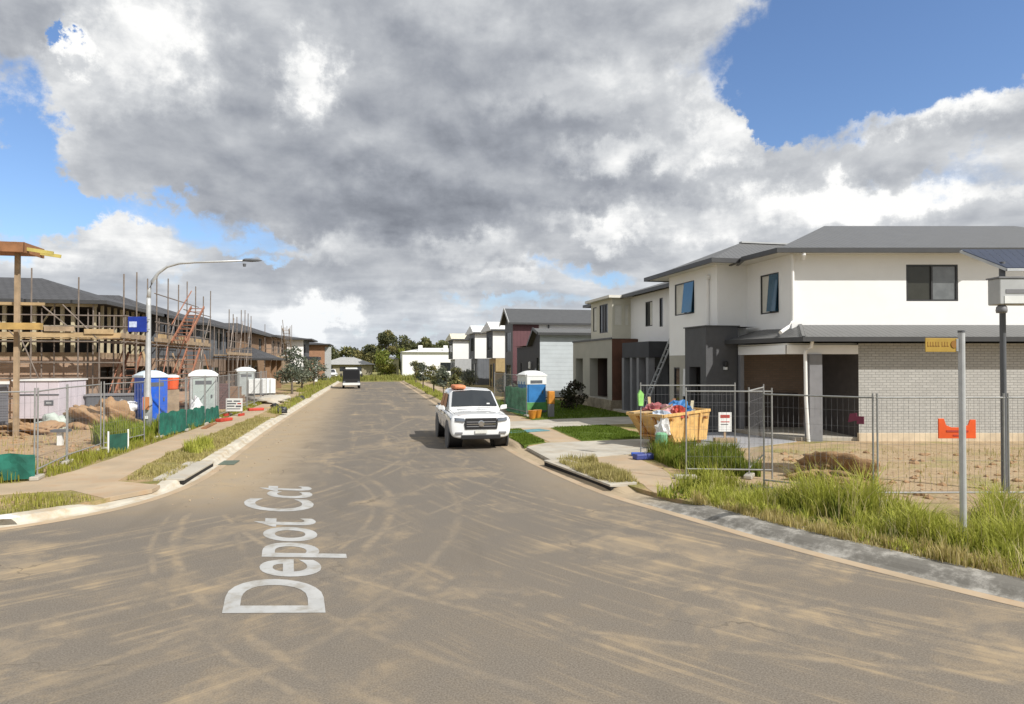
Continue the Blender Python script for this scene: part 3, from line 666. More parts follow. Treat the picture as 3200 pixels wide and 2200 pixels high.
# corner downpipe and spreader on the lower roof
p = W(9.72, 23.05)
MB().tube([(p[0], p[1], 6.45), (p[0], p[1], 4.15), (*W(9.35, 22.6), 3.90), (*W(8.95, 22.2), 3.72)], .06, 10).build('downpipe', M_TRIM, H)
for lt_ in (9.95, 16.3): MB().tube([(*W(lt_, 22.70), 6.55), (*W(lt_, 22.66), 6.42), (*W(lt_ + .12, 22.95), 6.30)], .065, 10).build('rain_head', M_TRIM, H)
p = (13.02, 24.0)
MB().tube([(*p, 6.0), (*p, 4.1)], .05, 10).build('downpipe', M_TRIM, H)
MB().lathe([(0.03, 0), (.11, .03), (.11, .14), (.03, .2)], 12, (13.02, 24.0, 5.98)).build('rain_head', M_TRIM, H)
# main roof
ec = W(9.10, 22.72); er = W(23, 22.72); ze = 6.62
rg0 = W(13.35, 28.4); rg1 = W(21.5, 28.4); zr = 8.55
ej = (13.57, 22.25)
mb = MB()
mb.add([(*ec, ze), (*er, ze), (*rg1, zr), (*rg0, zr)], [(0, 1, 2, 3)])
bk = (13.57, 34.2)
mb.add([(*ec, ze), (*rg0, zr), (*W(10.2, 34.1), ze), (*ej, ze)], [(0, 1, 2, 3)])
mb.add([(*rg0, zr), (*rg1, zr), (*W(23, 34.1), ze), (*W(10.2, 34.1), ze)], [(0, 1, 2, 3)])
mb.add([(*er, ze), (*W(23, 34.1), ze), (*rg1, zr)], [(0, 1, 2)])
mb.build('main_roof', M_ROOF_M, H, fix=False)
MB().prism([ec, er, W(23, 34.1), W(10.2, 34.1), ej], 6.50, 6.53).build('soffit', M_SOFFIT, H)
gutter_ring(H, [ec, er, W(23, 34.1), W(10.2, 34.1), ej], 6.47, .16, .11)
# front wing roof
f0, f1 = (12.55, 22.72), (12.55, 28.55)
mb = MB(); rr = (15.6, 25.9, 7.85)
mb.add([(12.55, 22.72, 6.60), (13.9, 22.72, 6.60), (17.5, 22.9, 7.2), (18, 25.9, 7.85), rr], [(0, 1, 2, 3, 4)])
mb.add([(12.55, 22.72, 6.60), rr, (12.55, 28.75, 6.60)], [(0, 1, 2)])
mb.add([(12.55, 28.75, 6.60), rr, (18, 25.9, 7.85), (18, 28.75, 6.6)], [(0, 1, 2, 3)])
mb.build('front_roof', M_ROOF_M, H, fix=False)
MB().beam((15.6, 25.9, 7.88), (18, 25.9, 7.88), .22, .06).build('ridge_cap', M_LGREY, H)
MB().prism([(12.55, 22.72), (14.6, 22.72), (14.6, 28.75), (12.55, 28.75)], 6.495, 6.515).build('soffit', M_SOFFIT, H)
gutter_ring(H, [(12.55, 22.72), (13.5, 22.72), (14.4, 28.75), (12.55, 28.75)], 6.455, .17, .11)
# charcoal entry portal under the front wing
mb = MB()
wall(mb, (12.2, 22.62), (13.52, 22.62), .14, 4.06)
wall(mb, (12.2, 24.3), (12.2, 22.62), .14, 4.06, [(.35, 1.25, .14, 2.55)], t=.3)
wall(mb, (13.3, 24.3), (12.2, 24.3), .14, 4.06)
mb.add([(12.2, 22.62, 4.06), (14.3, 22.62, 4.06), (14.3, 24.3, 4.06), (12.2, 24.3, 4.06)], [(0, 1, 2, 3)])
mb.build('entry_portal', mat('portal_charcoal', (.075, .076, .08), .7, var=.08), H)
MB().box(12.62, 12.66, 22.95, 24.0, .15, 2.6).build('door', M_BLACK, H)
MB().box(12.15, 13.56, 22.57, 24.35, 4.06, 4.10).build('capping', M_FASCIA, H)
MB().lathe([(.05, 0), (.09, .05), (.09, .18), (.05, .22)], 10, (12.95, 22.52, 2.55)).build('wall_lamp', M_BLACK, H)
MB().box(12.9, 13.0, 22.50, 22.62, 2.45, 2.56).build('wall_lamp', M_WHITEP, H)
# ground floor front, beyond the portal
mb = MB(); wall(mb, (13.1, 27.6), (13.1, 24.3), .2, 3.02, [(.45, 1.0, .7, 2.5), (1.3, 2.2, .25, 2.4)])
mb.build('ground_wall', M_BEIGE, H)
window(H, (13.1, 27.6), (13.1, 24.3), (.45, 1.0, .7, 2.5), mull=0); window(H, (13.1, 27.6), (13.1, 24.3), (1.3, 2.2, .25, 2.4), mull=0, name='side_door')
c = MB().box(12.98, 13.03, 25.6, 26.1, 1.3, 2.45); c.v = [(x + (.10 if z > 2 else 0), y + (.12 if z > 2 and y > 25.8 else 0), z) for x, y, z in c.v]
tag(c.build('hanging_sheet', M_BAGW, None, loc=(13, 25.8, 1.3)), 'white plastic sheet hanging at the ground floor window beside the charcoal portal', 'sheet')

# ------------------------------------------------------------------ second house: white upper wall, dark porch
H = thing('townhouse', 'white rendered townhouse with charcoal porch beam and a ladder against it', 'house', (14.3, 31, .13), world=True)
mb = MB()
hs = [(2.0, 2.9, 4.6, 5.9), (3.75, 4.15, 4.5, 5.95)]
wall(mb, (14.3, 35.0), (14.3, 27.6), 2.95, 6.35, hs); mb.build('upper_wall', M_WHITE, H)
window(H, (14.3, 35.0), (14.3, 27.6), hs[0], glass=[M_GLASS, M_BLIND_REFL], mull=1); window(H, (14.3, 35.0), (14.3, 27.6), hs[1], mull=0)
mb = MB(); wall(mb, (14.3, 35.0), (14.3, 27.6), .2, 2.95, [(.6, 1.7, .25, 2.5), (2.3, 3.3, .25, 2.5), (4.7, 6.9, .25, 2.6)], t=.2); mb.build('ground_wall', M_DGREY, H)
window(H, (14.3, 35.0), (14.3, 27.6), (.6, 1.7, .25, 2.5)); window(H, (14.3, 35.0), (14.3, 27.6), (2.3, 3.3, .25, 2.5))
MB().box(14.45, 14.5, 28.0, 30.4, .2, 2.65).build('garage_door', M_DARKIN, H)  # flat panel coloured dark as the unlit garage opening
MB().box(12.95, 14.29, 29.5, 32.9, 2.95, 3.72).build('porch_beam', M_CHAR, H, bevel=.01)
for y in (29.6, 30.75, 31.6, 32.7): MB().box(12.97, 13.3, y, y + .28, .15, 2.95).build('porch_pillar', M_MGREY, H)
MB().box(12.8, 14.3, 27.7, 35, .1, .22).build('porch_floor', M_CONC, H)
mb = hip_roof(13.75, 26, 27.9, 41.5, 6.42, 8.3, 'x'); mb.build('roof', M_ROOF_M, H)
gutter_ring(H, [(13.75, 27.9), (26, 27.9), (26, 41.5), (13.75, 41.5)], 6.26, .17, .1)
MB().box(14.28, 25.5, 27.65, 41.3, 6.30, 6.34).build('soffit', M_SOFFIT, H)
mb = MB(); wall(mb, (14.3, 27.62), (25.5, 27.62), .2, 6.35); mb.build('side_wall', M_WHITE, H)
# ------------------------------------------------------------------ third house: cream upper box, beige portal with brown timber end
H = thing('townhouse', 'cream townhouse with boxed upper window, beige portal and brown timber side panel', 'house', (13.2, 37, .13), world=True)
mb = MB(); bw = [(.35, 1.0, 4.55, 6.0), (1.5, 2.9, 4.4, 6.05)]; bs_ = [(.10, .62, 4.75, 5.95), (.72, 1.02, 4.75, 5.95)]
wall(mb, (13.2, 38.6), (13.2, 35.0), 4.0, 6.28, bw); wall(mb, (13.2, 35.0), (14.3, 35.0), 3.3, 6.28, bs_); wall(mb, (14.3, 38.6), (13.2, 38.6), 4.0, 6.28)
wall(mb, (14.3, 41.3), (14.3, 38.6), 4.0, 6.3)
wall(mb, (25.5, 41.3), (14.3, 41.3), .2, 6.3); mb.build('upper_wall', M_CREAM, H)
window(H, (13.2, 38.6), (13.2, 35.0), bw[0], glass=M_BLIND_REFL, mull=0); window(H, (13.2, 38.6), (13.2, 35.0), bw[1], glass=[M_GLASS, M_DGREY, M_GLASS], mull=2)
for b_ in bs_: window(H, (13.2, 35.0), (14.3, 35.0), b_, glass=M_BLIND_REFL, mull=0, frame=M_CREAM)  # pale pane colour paints in the bright cloud reflection
MB().prism([(12.9, 34.7), (14.4, 34.7), (14.4, 38.9), (12.9, 38.9)], 6.285, 6.43).build('box_roof', M_SOFFIT, H)
mb = MB(); wall(mb, (12.8, 41.0), (12.8, 34.0), .65, 4.0, [(.55, 2.0, .7, 2.95), (3.3, 6.3, .7, 2.95)], t=.5)
wall(mb, (14.3, 41.0), (12.8, 41.0), .65, 4.0); mb.add([(12.8, 34, 4.), (14.3, 34, 4.), (14.3, 41, 4.), (12.8, 41, 4.)], [(0, 1, 2, 3)])
mb.build('portal', M_BEIGE, H)
mb = MB(); wall(mb, (12.8, 34.0), (14.3, 34.0), .65, 3.98); mb.build('timber_panel', M_CLAD_BR, H)
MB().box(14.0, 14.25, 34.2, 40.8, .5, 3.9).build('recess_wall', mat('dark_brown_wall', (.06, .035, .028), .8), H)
MB().box(12.75, 12.80, 33.96, 41.05, 3.96, 4.06).build('capping', M_FASCIA, H)
MB().box(12.7, 14.4, 33.9, 41.1, .1, .66).build('plinth', mat('rough_sandstone', (.30, .25, .18), .9, var=.3, vs=2.5, bump=.8, bs=6), H)
# ------------------------------------------------------------------ fourth house: pale cladding, dark garage front
H = thing('townhouse', 'pale clad house with charcoal street front beside the brown and beige portal', 'house', (12, 49, .13), world=True)
mb = MB(); wall(mb, (12.0, 46.4), (26, 46.4), .2, 4.82); mb.build('side_wall', M_CLAD_L, H)
mb = MB(); wall(mb, (12.0, 54.0), (12.0, 46.4), .2, 3.92, [(1.3, 1.8, .5, 2.7), (6.6, 7.2, .3, 3.1)]); 
mb.add([(12, 46.4, 3.92), (12, 48.7, 3.92), (12, 47.0, 4.95), (12, 46.4, 4.8)], [(0, 1, 2, 3)])
wall(mb, (26, 54), (12, 54), .2, 3.92); mb.build('front_wall', M_CHAR, H)
window(H, (12.0, 54.0), (12.0, 46.4), (1.3, 1.8, .5, 2.7), mull=0); window(H, (12.0, 54.0), (12.0, 46.4), (6.6, 7.2, .3, 3.1), mull=0, name='door')
MB().lathe([(.05, 0), (.1, .05), (.1, .5), (.05, .55)], 10, (11.85, 48.9, 2.2)).build('wall_lamp', M_WHITEP, H)
mb = MB(); mb.add([(11.75, 46.05, 4.82), (26, 46.05, 4.82), (26, 47.4, 5.2), (11.75, 47.4, 5.2), (11.75, 49.3, 3.98), (26, 49.3, 3.98), (11.75, 54.2, 3.98), (26, 54.2, 3.98)],
                  [(0, 1, 2, 3), (3, 2, 5, 4), (4, 5, 7, 6)])
mb.add([(11.75, 46.05, 4.74), (26, 46.05, 4.74), (26, 47.4, 5.1), (11.75, 47.4, 5.1)], [(3, 2, 1, 0)]); mb.build('roof', M_ROOF_M, H, fix=False)
MB().box(11.75, 26, 46.0, 46.06, 4.66, 4.84).build('gutter', M_FASCIA, H)
MB().beam((11.72, 46.05, 4.79), (11.72, 47.4, 5.16), .06, .2).build('barge', M_FASCIA, H); MB().beam((11.72, 47.4, 5.16), (11.72, 49.3, 3.95), .06, .2).build('barge', M_FASCIA, H)
# ------------------------------------------------------------------ fifth house: maroon side, steep gable to the street
H = thing('townhouse', 'maroon and white sided house with dark gable facing the street', 'house', (12.2, 58, .13), world=True)
mb = MB(); wall(mb, (12.2, 56.6), (14.55, 56.6), .2, 6.25); mb.build('maroon_wall', M_CLAD_MAR, H)
mb = MB(); wall(mb, (14.55, 56.6), (28, 56.6), .2, 6.25); mb.build('white_wall', M_WHITE, H)
mb = MB(); wall(mb, (12.2, 60.0), (12.2, 56.6), .2, 6.25, [(.7, 2.4, 3.6, 5.4), (.6, 2.6, .4, 2.5)]); mb.add([(12.2, 56.6, 6.25), (12.2, 60.0, 6.25), (12.2, 58.3, 7.4)], [(0, 1, 2)])
wall(mb, (28, 60), (12.2, 60), .2, 6.25); mb.build('front_wall', M_DGREY, H)
window(H, (12.2, 60.0), (12.2, 56.6), (.7, 2.4, 3.6, 5.4)); window(H, (12.2, 60.0), (12.2, 56.6), (.6, 2.6, .4, 2.5), name='door')
mb = MB().add([(11.8, 56.2, 6.1), (28, 56.2, 6.1), (28, 58.3, 7.5), (11.8, 58.3, 7.5), (28, 60.4, 6.1), (11.8, 60.4, 6.1)], [(0, 1, 2, 3), (3, 2, 4, 5)]); mb.build('roof', mat('charcoal_metal_roof', (.075, .077, .08), .5, var=.08), H, fix=False)
MB().box(11.8, 28, 56.14, 56.21, 5.98, 6.14).build('gutter', M_FASCIA, H)
for y0 in (56.2, 60.4): MB().beam((11.77, y0, 6.06), (11.77, 58.3, 7.46), .06, .22).build('barge', M_LGREY, H)
downpipe(H, 15.4, 56.5, .2, 6.0, .07, M_DGREY); downpipe(H, 26.5, 56.5, .2, 6.0, .07, M_DGREY)
# ------------------------------------------------------------------ row of narrow box-fronted townhouses further along
def box_town(y, x, wd, zt, wallm, frontm, lowm, roofm, label, roofz=.9):
    t = thing('townhouse', label, 'house', (x + 1, y + 3, .13), world=True, group='narrow townhouses along the right side')
    mb = MB(); wall(mb, (x, y), (x + 2.2, y), 3.1, zt - roofz + .1); mb.build('box_side', wallm, t)
    mb = MB(); wall(mb, (x, y + wd), (x, y), 3.1, zt - roofz, [(.8, wd - .9, 3.9, zt - roofz - .5)]); mb.build('box_front', frontm, t)
    window(t, (x, y + wd), (x, y), (.8, wd - .9, 3.9, zt - roofz - .5), mull=2)
    MB().box(x + .9, x + 12, y + .03, y + wd + 2.0, .15, zt - roofz - .4).build('body', lowm, t)
    mb = MB(); wall(mb, (x + .3, y + wd), (x + .3, y - .02), .15, 3.08, [(.5, 1.5, .2, 2.5), (2.0, wd - .5, .2, 2.6)]); wall(mb, (x + .3, y - .02), (x + .9, y - .02), .15, 3.08); mb.build('lower_wall', lowm, t)
    window(t, (x + .3, y + wd), (x + .3, y - .02), (.5, 1.5, .2, 2.5), mull=0, name='door'); window(t, (x + .3, y + wd), (x + .3, y - .02), (2.0, wd - .5, .2, 2.6), mull=0, name='garage_door', glass=M_GARAGE)
    mb = MB().add([(x - .25, y - .3, zt - roofz), (x + 12, y - .3, zt - roofz), (x + 12, y + 1.9, zt), (x - .25, y + 1.9, zt), (x - .25, y + wd + 2.2, zt - roofz + .1), (x + 12, y + wd + 2.2, zt - roofz + .1)], [(0, 1, 2, 3), (3, 2, 5, 4)])
    mb.add([(x - .25, y - .3, zt - roofz - .05), (x + 12, y - .3, zt - roofz - .05), (x + 12, y + wd + 2.2, zt - roofz - .05), (x - .25, y + wd + 2.2, zt - roofz - .05)], [(3, 2, 1, 0)])
    mb.add([(x - .25, y - .3, zt - roofz), (x - .25, y + 1.9, zt), (x - .25, y + wd + 2.2, zt - roofz + .1), (x - .25, y - .3, zt - roofz - .05), (x - .25, y + wd + 2.2, zt - roofz - .05)], [(0, 1, 2, 4, 3)])
    mb.build('roof', roofm, t, fix=False)
    MB().box(x - .25, x + 12, y - .38, y - .31, zt - roofz - .12, zt - roofz + .06).build('gutter', M_FASCIA, t)
    return t
box_town(64.0, 11.8, 3.6, 6.75, M_WHITE, M_CHAR, mat('ochre_render', (.42, .31, .15), .8), M_ROOF_W, 'narrow white-roofed townhouse with ochre ground floor next to the dark gable')
box_town(74.0, 11.6, 3.8, 6.9, M_WHITE, M_DGREY, M_CLAD_G, M_ROOF_W, 'narrow townhouse with blue-grey ground floor and white roof')
box_town(82.0, 12.8, 4.6, 6.7, M_DGREY, M_DGREY, M_CHAR, M_ROOF_M, 'narrow all-grey townhouse set back between two pale ones')
box_town(92.5, 11.4, 5.2, 6.75, M_WHITE, M_CHAR, M_LGREY, mat('cream_roof', (.62, .58, .46), .6), 'narrow white-boxed townhouse with cream roof farthest along the row')
H = thing('white_house', 'low wide white house closing the far end of the street', 'house', (9, 118, .12), world=True)
mb = MB(); wall(mb, (5.6, 116), (17.5, 116), .1, 4.4, [(2.0, 3.4, 1.1, 2.6), (6.5, 8.6, 1.1, 2.6)]); wall(mb, (5.6, 124), (5.6, 116), .1, 4.4); mb.build('wall', M_WHITE, H)
window(H, (5.6, 116), (17.5, 116), (2.0, 3.4, 1.1, 2.6)); window(H, (5.6, 116), (17.5, 116), (6.5, 8.6, 1.1, 2.6))
mb = hip_roof(5.2, 18, 115.6, 124.4, 4.4, 5.2); mb.build('roof', M_ROOF_W, H)
for x in (8.4, 12.8): MB().box(x, x + .7, 117, 117.7, 4.4, 5.6).build('chimney', M_WHITE, H)
MB().box(16.0, 16.5, 115.7, 116, .1, 4.3).build('pilaster', M_CHAR, H)
H = thing('shed', 'small cream shed among the trees at the street end', 'shed', (2.5, 122, .12), world=True)
mb = MB(); wall(mb, (2.6, 121), (5.2, 121), .1, 3.2, [(.3, .9, .1, 2.1)]); wall(mb, (2.6, 124), (2.6, 121), .1, 3.2); wall(mb, (5.2, 121), (5.2, 124), .1, 3.2); mb.build('wall', mat('yellow_cream', (.58, .55, .34), .8), H)
hip_roof(2.4, 5.4, 120.8, 124.2, 3.2, 3.7).build('roof', M_ROOF_M, H)
H = thing('long_building', 'long low building with pale grey roof behind the far truck', 'building', (-4, 132, .12), world=True)
mb = MB(); wall(mb, (-9, 131), (.6, 131), .1, 2.2, [(1, 2.2, .1, 1.9), (3.5, 4.5, .9, 1.8), (6.2, 7.6, .9, 1.8)]); wall(mb, (.6, 131), (.6, 138), .1, 2.2); mb.build('wall', mat('khaki_wall', (.28, .25, .18), .85), H)
window(H, (-9, 131), (.6, 131), (1, 2.2, .1, 1.9), name='door', mull=0); window(H, (-9, 131), (.6, 131), (3.5, 4.5, .9, 1.8)); window(H, (-9, 131), (.6, 131), (6.2, 7.6, .9, 1.8))
hip_roof(-9.6, 1.2, 130.4, 138.6, 2.2, 3.6).build('roof', mat('pale_grey_roof', (.34, .34, .33), .7, var=.12), H)

# ------------------------------------------------------------------ left row: houses under construction
def left_house(y0, y1, x, ze, zr, label, wallm, lowm, upper='wall', roofm=None, depth=13, group=None):
    t = thing('house_under_construction', label, 'house', (x - 2, (y0 + y1) / 2, .13), world=True, group='unfinished houses along the left side')
    roofm = roofm or M_ROOF_D
    hip_roof(x - depth, x + .55, y0 - .55, y1 + .55, ze + .1, zr, 'x').build('roof', roofm, t)
    gutter_ring(t, [(x - depth, y0 - .55), (x + .55, y0 - .55), (x + .55, y1 + .55), (x - depth, y1 + .55)], ze - .04, .17, .1, M_FASCIA)
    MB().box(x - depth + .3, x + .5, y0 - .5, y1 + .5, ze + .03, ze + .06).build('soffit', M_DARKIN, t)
    L = y1 - y0
    lowh = [(.9, 3.4, .2, 2.45), (4.6, 6.0, .6, 2.3)]
    if upper == 'frame': lowh = [(.5, 2.6, .3, 2.5), (3.2, L - .6, .25, 2.5)]
    mb = MB(); wall(mb, (x, y0), (x, y1), .15, 2.95, lowh); wall(mb, (x - depth + .6, y0), (x, y0), .15, 2.95); wall(mb, (x, y1), (x - depth + .6, y1), .15, 2.95); mb.build('lower_wall', lowm, t)
    for h_ in lowh:
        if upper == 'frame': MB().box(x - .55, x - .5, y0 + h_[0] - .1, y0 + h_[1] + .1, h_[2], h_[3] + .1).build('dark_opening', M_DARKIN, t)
        else: window(t, (x, y0), (x, y1), h_, mull=1, name='window')
    if upper == 'frame':
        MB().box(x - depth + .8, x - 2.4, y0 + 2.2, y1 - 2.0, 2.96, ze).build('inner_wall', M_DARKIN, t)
        MB().box(x - depth + .6, x - .02, y0 + .02, y1 - .02, 2.95, 3.18).build('floor_edge', M_TIMBER2, t)
        k = 0
        xx = x - .12
        while xx > x - 8.6:
            MB().box(xx - .07, xx + .07, y0 + .03, y0 + .15, 3.18, ze).build('stud', M_STUD, t); k += 1
            xx -= (.62, .9, .45, 1.15, .6)[k % 5]
        yy = y0 + .9
        while yy < y1:
            MB().box(x - .16, x - .04, yy, yy + .10, 3.18, ze).build('stud', M_STUD, t); yy += .85
        MB().box(x - 9, x - .02, y0 + .01, y0 + .16, ze - .13, ze).build('top_plate', M_STUD, t); MB().box(x - 9, x - .02, y0 + .03, y0 + .14, 4.35, 4.44).build('nogging', M_STUD, t)
        for xa in (x - 3.2, x - 6.4): MB().beam((xa, y0 + .3, 3.2), (xa + 1.3, y0 + .3, ze - .1), .09, .05).build('brace', M_STUD, t)
    else:
        uh = [(1.2, 2.8, 3.9, 5.1), (L - 3.4, L - 1.6, 3.7, 5.1)]
        mb = MB(); wall(mb, (x, y0), (x, y1), 2.95, ze + .05, uh); wall(mb, (x - depth + .6, y0), (x, y0), 2.95, ze + .05, [(depth - 2.4, depth - 1.5, 3.9, 5.0)]); wall(mb, (x, y1), (x - depth + .6, y1), 2.95, ze + .05); mb.build('upper_wall', wallm, t)
        for h_ in uh: window(t, (x, y0), (x, y1), h_)
        window(t, (x - depth + .6, y0), (x, y0), (depth - 2.4, depth - 1.5, 3.9, 5.0), mull=0)
    return t
tA = left_house(34.6, 42.6, -12.5, 5.45, 7.05, 'brown brick house with open timber-framed upper floor, nearest behind the left fence', M_BRK_B, M_BRK_B, 'frame', depth=16)
tB = left_house(43.4, 49.4, -12.5, 5.45, 6.95, 'narrow dark-clad unfinished house half hidden by scaffold behind the street lamp', M_CLAD_G, M_BRK_B, depth=12)
tC = left_house(51.6, 60.4, -11.9, 5.4, 7.1, 'grey-clad unfinished house with dark tiled roof beside the red scaffold stair', M_CLAD_G, M_BRK_D, depth=12)
tD = left_house(64.0, 74.5, -10.9, 5.4, 7.2, 'tan brick unfinished house with a low hipped porch roof', M_BRK_T, M_BRK_T, depth=12)
hip_roof(-13.5, -8.3, 61.6, 70.0, 3.0, 4.1, 'y').build('porch_roof', M_ROOF_D, tD)
gutter_ring(tD, [(-13.5, 61.6), (-8.3, 61.6), (-8.3, 70.0), (-13.5, 70.0)], 2.88, .16, .1)
for y in (62.0, 65.8, 69.5): MB().box(-8.95, -8.55, y, y + .4, .15, 2.9).build('porch_pier', M_BRK_T, tD)
mb = MB(); wall(mb, (-13.2, 63.0), (-10.95, 63.0), .15, 2.9); mb.build('porch_wall', M_BRK_T, tD)
tE = left_house(77.5, 86.0, -10.6, 5.5, 7.2, 'red-brown brick unfinished house wrapped in scaffold farther down the left side', M_BRK_B, M_BRK_B, depth=11)
H = thing('white_townhouse', 'white and grey box townhouse with flat eaves on the left beyond the scaffolds', 'house', (-9.5, 91, .13), world=True, group='finished houses on the left')
mb = MB(); wall(mb, (-14, 88.6), (-9.6, 88.6), .15, 5.6, [(1.6, 2.4, 3.6, 5.0)]); mb.build('side_wall', M_WHITE, H)
mb = MB(); wall(mb, (-9.6, 88.6), (-9.6, 97), .15, 5.6, [(1.0, 2.6, 3.5, 5.0), (4.0, 6.5, .2, 2.5)]); mb.build('front_wall', M_DGREY, H)
window(H, (-14, 88.6), (-9.6, 88.6), (1.6, 2.4, 3.6, 5.0), mull=0); window(H, (-9.6, 88.6), (-9.6, 97), (1.0, 2.6, 3.5, 5.0)); window(H, (-9.6, 88.6), (-9.6, 97), (4.0, 6.5, .2, 2.5), name='garage_door', mull=0)
MB().box(-8.3, -8.0, 90, 90.6, .15, 3.4).build('pier', M_WHITE, H); MB().box(-9.6, -8.0, 89.6, 97, 3.0, 3.4).build('porch_slab', M_CHAR, H)
hip_roof(-20, -8.6, 88.0, 97.6, 5.62, 6.3).build('roof', M_ROOF_D, H); gutter_ring(H, [(-20, 88.0), (-8.6, 88.0), (-8.6, 97.6), (-20, 97.6)], 5.5, .18, .1)
H.location.x += 1.4
H = thing('brick_townhouse', 'orange-brown brick townhouse farthest along the left side', 'house', (-9, 105, .13), world=True, group='finished houses on the left')
mb = MB(); wall(mb, (-14, 101.5), (-8.8, 101.5), .15, 5.3); wall(mb, (-8.8, 101.5), (-8.8, 110), .15, 5.3, [(1.2, 3, 3.3, 4.8), (4.5, 7, .2, 2.4)]); mb.build('wall', mat('orange_brick_far', (.34, .185, .11), .85, var=.12, vs=2), H)
window(H, (-8.8, 101.5), (-8.8, 110), (1.2, 3, 3.3, 4.8)); window(H, (-8.8, 101.5), (-8.8, 110), (4.5, 7, .2, 2.4), name='garage_door')
MB().box(-8.79, -7.9, 101.6, 102.2, .15, 4.9).build('pier', M_LGREY, H)
hip_roof(-18, -8.1, 100.9, 110.6, 5.3, 6.0).build('roof', M_ROOF_D, H); gutter_ring(H, [(-18, 100.9), (-8.1, 100.9), (-8.1, 110.6), (-18, 110.6)], 5.2, .17, .1)

H.location.x += 2.4
# ------------------------------------------------------------------ scaffolds
def scaffold(label, fx, fy0, fy1, sx0=None, sy=None, deck=3.72, top=7.0, step=2.1, gap=1.0, low=2.0):
    """tube scaffold along the street front x=fx, optionally returning along the side y=sy to x=sx0"""
    t = thing('scaffold', label, 'scaffold', (fx, fy0, .13), world=True, group='scaffolds around the unfinished houses')
    r = .033; ups = []
    n = max(1, round((fy1 - fy0) / step))
    for i in range(n + 1):
        y = fy0 + (fy1 - fy0) * i / n
        ups.append((fx, y, top + random.uniform(-.45, .45))); ups.append((fx - gap, y, 5.2 + random.uniform(-.3, .2)))
    if sx0 is not None:
        m_ = max(1, round((fx - sx0) / 1.9))
        for i in range(1, m_ + 1):
            x = fx + (sx0 - fx) * i / m_
            ups.append((x, sy, top + random.uniform(-.4, .4))); ups.append((x, sy + gap, 5.2))
    for x, y, z in ups: MB().tube([(x, y, .13), (x + random.uniform(-.03, .03), y, z)], r, 6).build('upright', M_SCAF, t)
    def rail(a, b, m=M_SCAF, nm='rail'): MB().tube([a, b], r * .9, 6).build(nm, m, t)
    for z in (low, deck - .12, deck + .55, deck + 1.05):
        rail((fx, fy0 - .2, z), (fx, fy1 + .2, z)); 
        if z <= deck: rail((fx - gap, fy0 - .2, z), (fx - gap, fy1 + .2, z))
        if sx0 is not None:
            rail((fx + .2, sy, z), (sx0, sy, z))
            if z <= deck: rail((fx + .2, sy + gap, z), (sx0, sy + gap, z))
    for i in range(n + 1):
        y = fy0 + (fy1 - fy0) * i / n; rail((fx + .1, y, deck - .16), (fx - gap - .1, y, deck - .16), nm='transom')
    nb = 4
    for k in range(nb): MB().box(fx - gap + .06 + k * .22, fx - gap + .26 + k * .22, fy0 - .3 - .1 * k, fy1 + .3 + .07 * k, deck, deck + .045).build('deck_plank', M_TIMBER2 if k % 2 else M_TIMBER, t)
    MB().box(fx - .02, fx + .02, fy0 - .3, fy1 + .3, deck + .05, deck + .26).build('toe_board', M_TIMBER2, t)
    if sx0 is not None:
        for k in range(2): MB().box(sx0, fx - .2 * k, sy + .66 + k * .22, sy + .86 + k * .22, deck + .001, deck + .046).build('deck_plank', M_TIMBER2 if k % 2 else M_TIMBER, t)
        MB().box(sx0, fx, sy - .03, sy + .01, deck + .05, deck + .28).build('toe_board', M_TIMBER, t)
    return t, rail
def stair(t, a, b, wd, m, n=9, side=(1, 0, 0), name='stair'):
    a, b = Vector(a), Vector(b); s = Vector(side) * wd / 2; mb = MB()
    mb.beam(a - s, b - s, .06, .16); mb.beam(a + s, b + s, .06, .16)
    for i in range(n):
        p = a.lerp(b, (i + .5) / n); mb.beam(p - s, p + s, .2, .035)
    mb.build(name, m, t)
    MB().tube([a - s + Vector((0, 0, .95)), b - s + Vector((0, 0, .95))], .03, 6).build('handrail', m, t)
sA, railA = scaffold('tall tube scaffold wrapping the corner of the brick and stud-framed house', -10.9, 33.3, 36.6, -18.4, 33.3, 3.78, 6.9)
stair(sA, (-11.6, 34.4, .3), (-11.6, 37.0, 3.2), .6, M_SCAF_R)
MB().tube([(-10.9, 35, .2), (-10.9, 37.2, 3.7)], .03, 6).build('brace', M_SCAF, sA); MB().tube([(-12.6, 33.3, 3.8), (-14.4, 33.3, 5.4)], .03, 6).build('brace', M_SCAF, sA)
sB, railB = scaffold('scaffold with orange-red stair rising to the roof behind the grey toilet', -10.6, 37.0, 48.6, None, None, 3.72, 7.4, 1.9)
stair(sB, (-10.0, 38.7, 3.8), (-10.0, 42.7, 6.0), .7, M_SCAF_R, 10)
stair(sB, (-10.0, 39.0, 1.2), (-10.0, 41.8, 3.5), .7, M_SCAF_R, 9)
railB((-10.6, 36.6, 6.2), (-10.6, 45.5, 6.2)); railB((-10.6, 42.0, 5.8), (-10.6, 48.9, 5.8))
MB().tube([(-10.0, 43.2, 3.7), (-10.0, 45.0, .3)], .035, 6).build('brace', M_GALV, sB)
sC, railC = scaffold('mid-street scaffold in front of the grey-clad house with dark tiled roof', -9.9, 51.2, 60.6, None, None, 3.2, 6.6, 1.6)
for i in range(5):
    y0 = 51.5 + i * 1.8; MB().tube([(-9.9, y0, .2), (-9.9, y0 + 1.6, 3.2)] if i % 2 else [(-9.9, y0, 3.2), (-9.9, y0 + 1.6, 6.0)], .028, 6).build('brace', M_SCAF, sC)
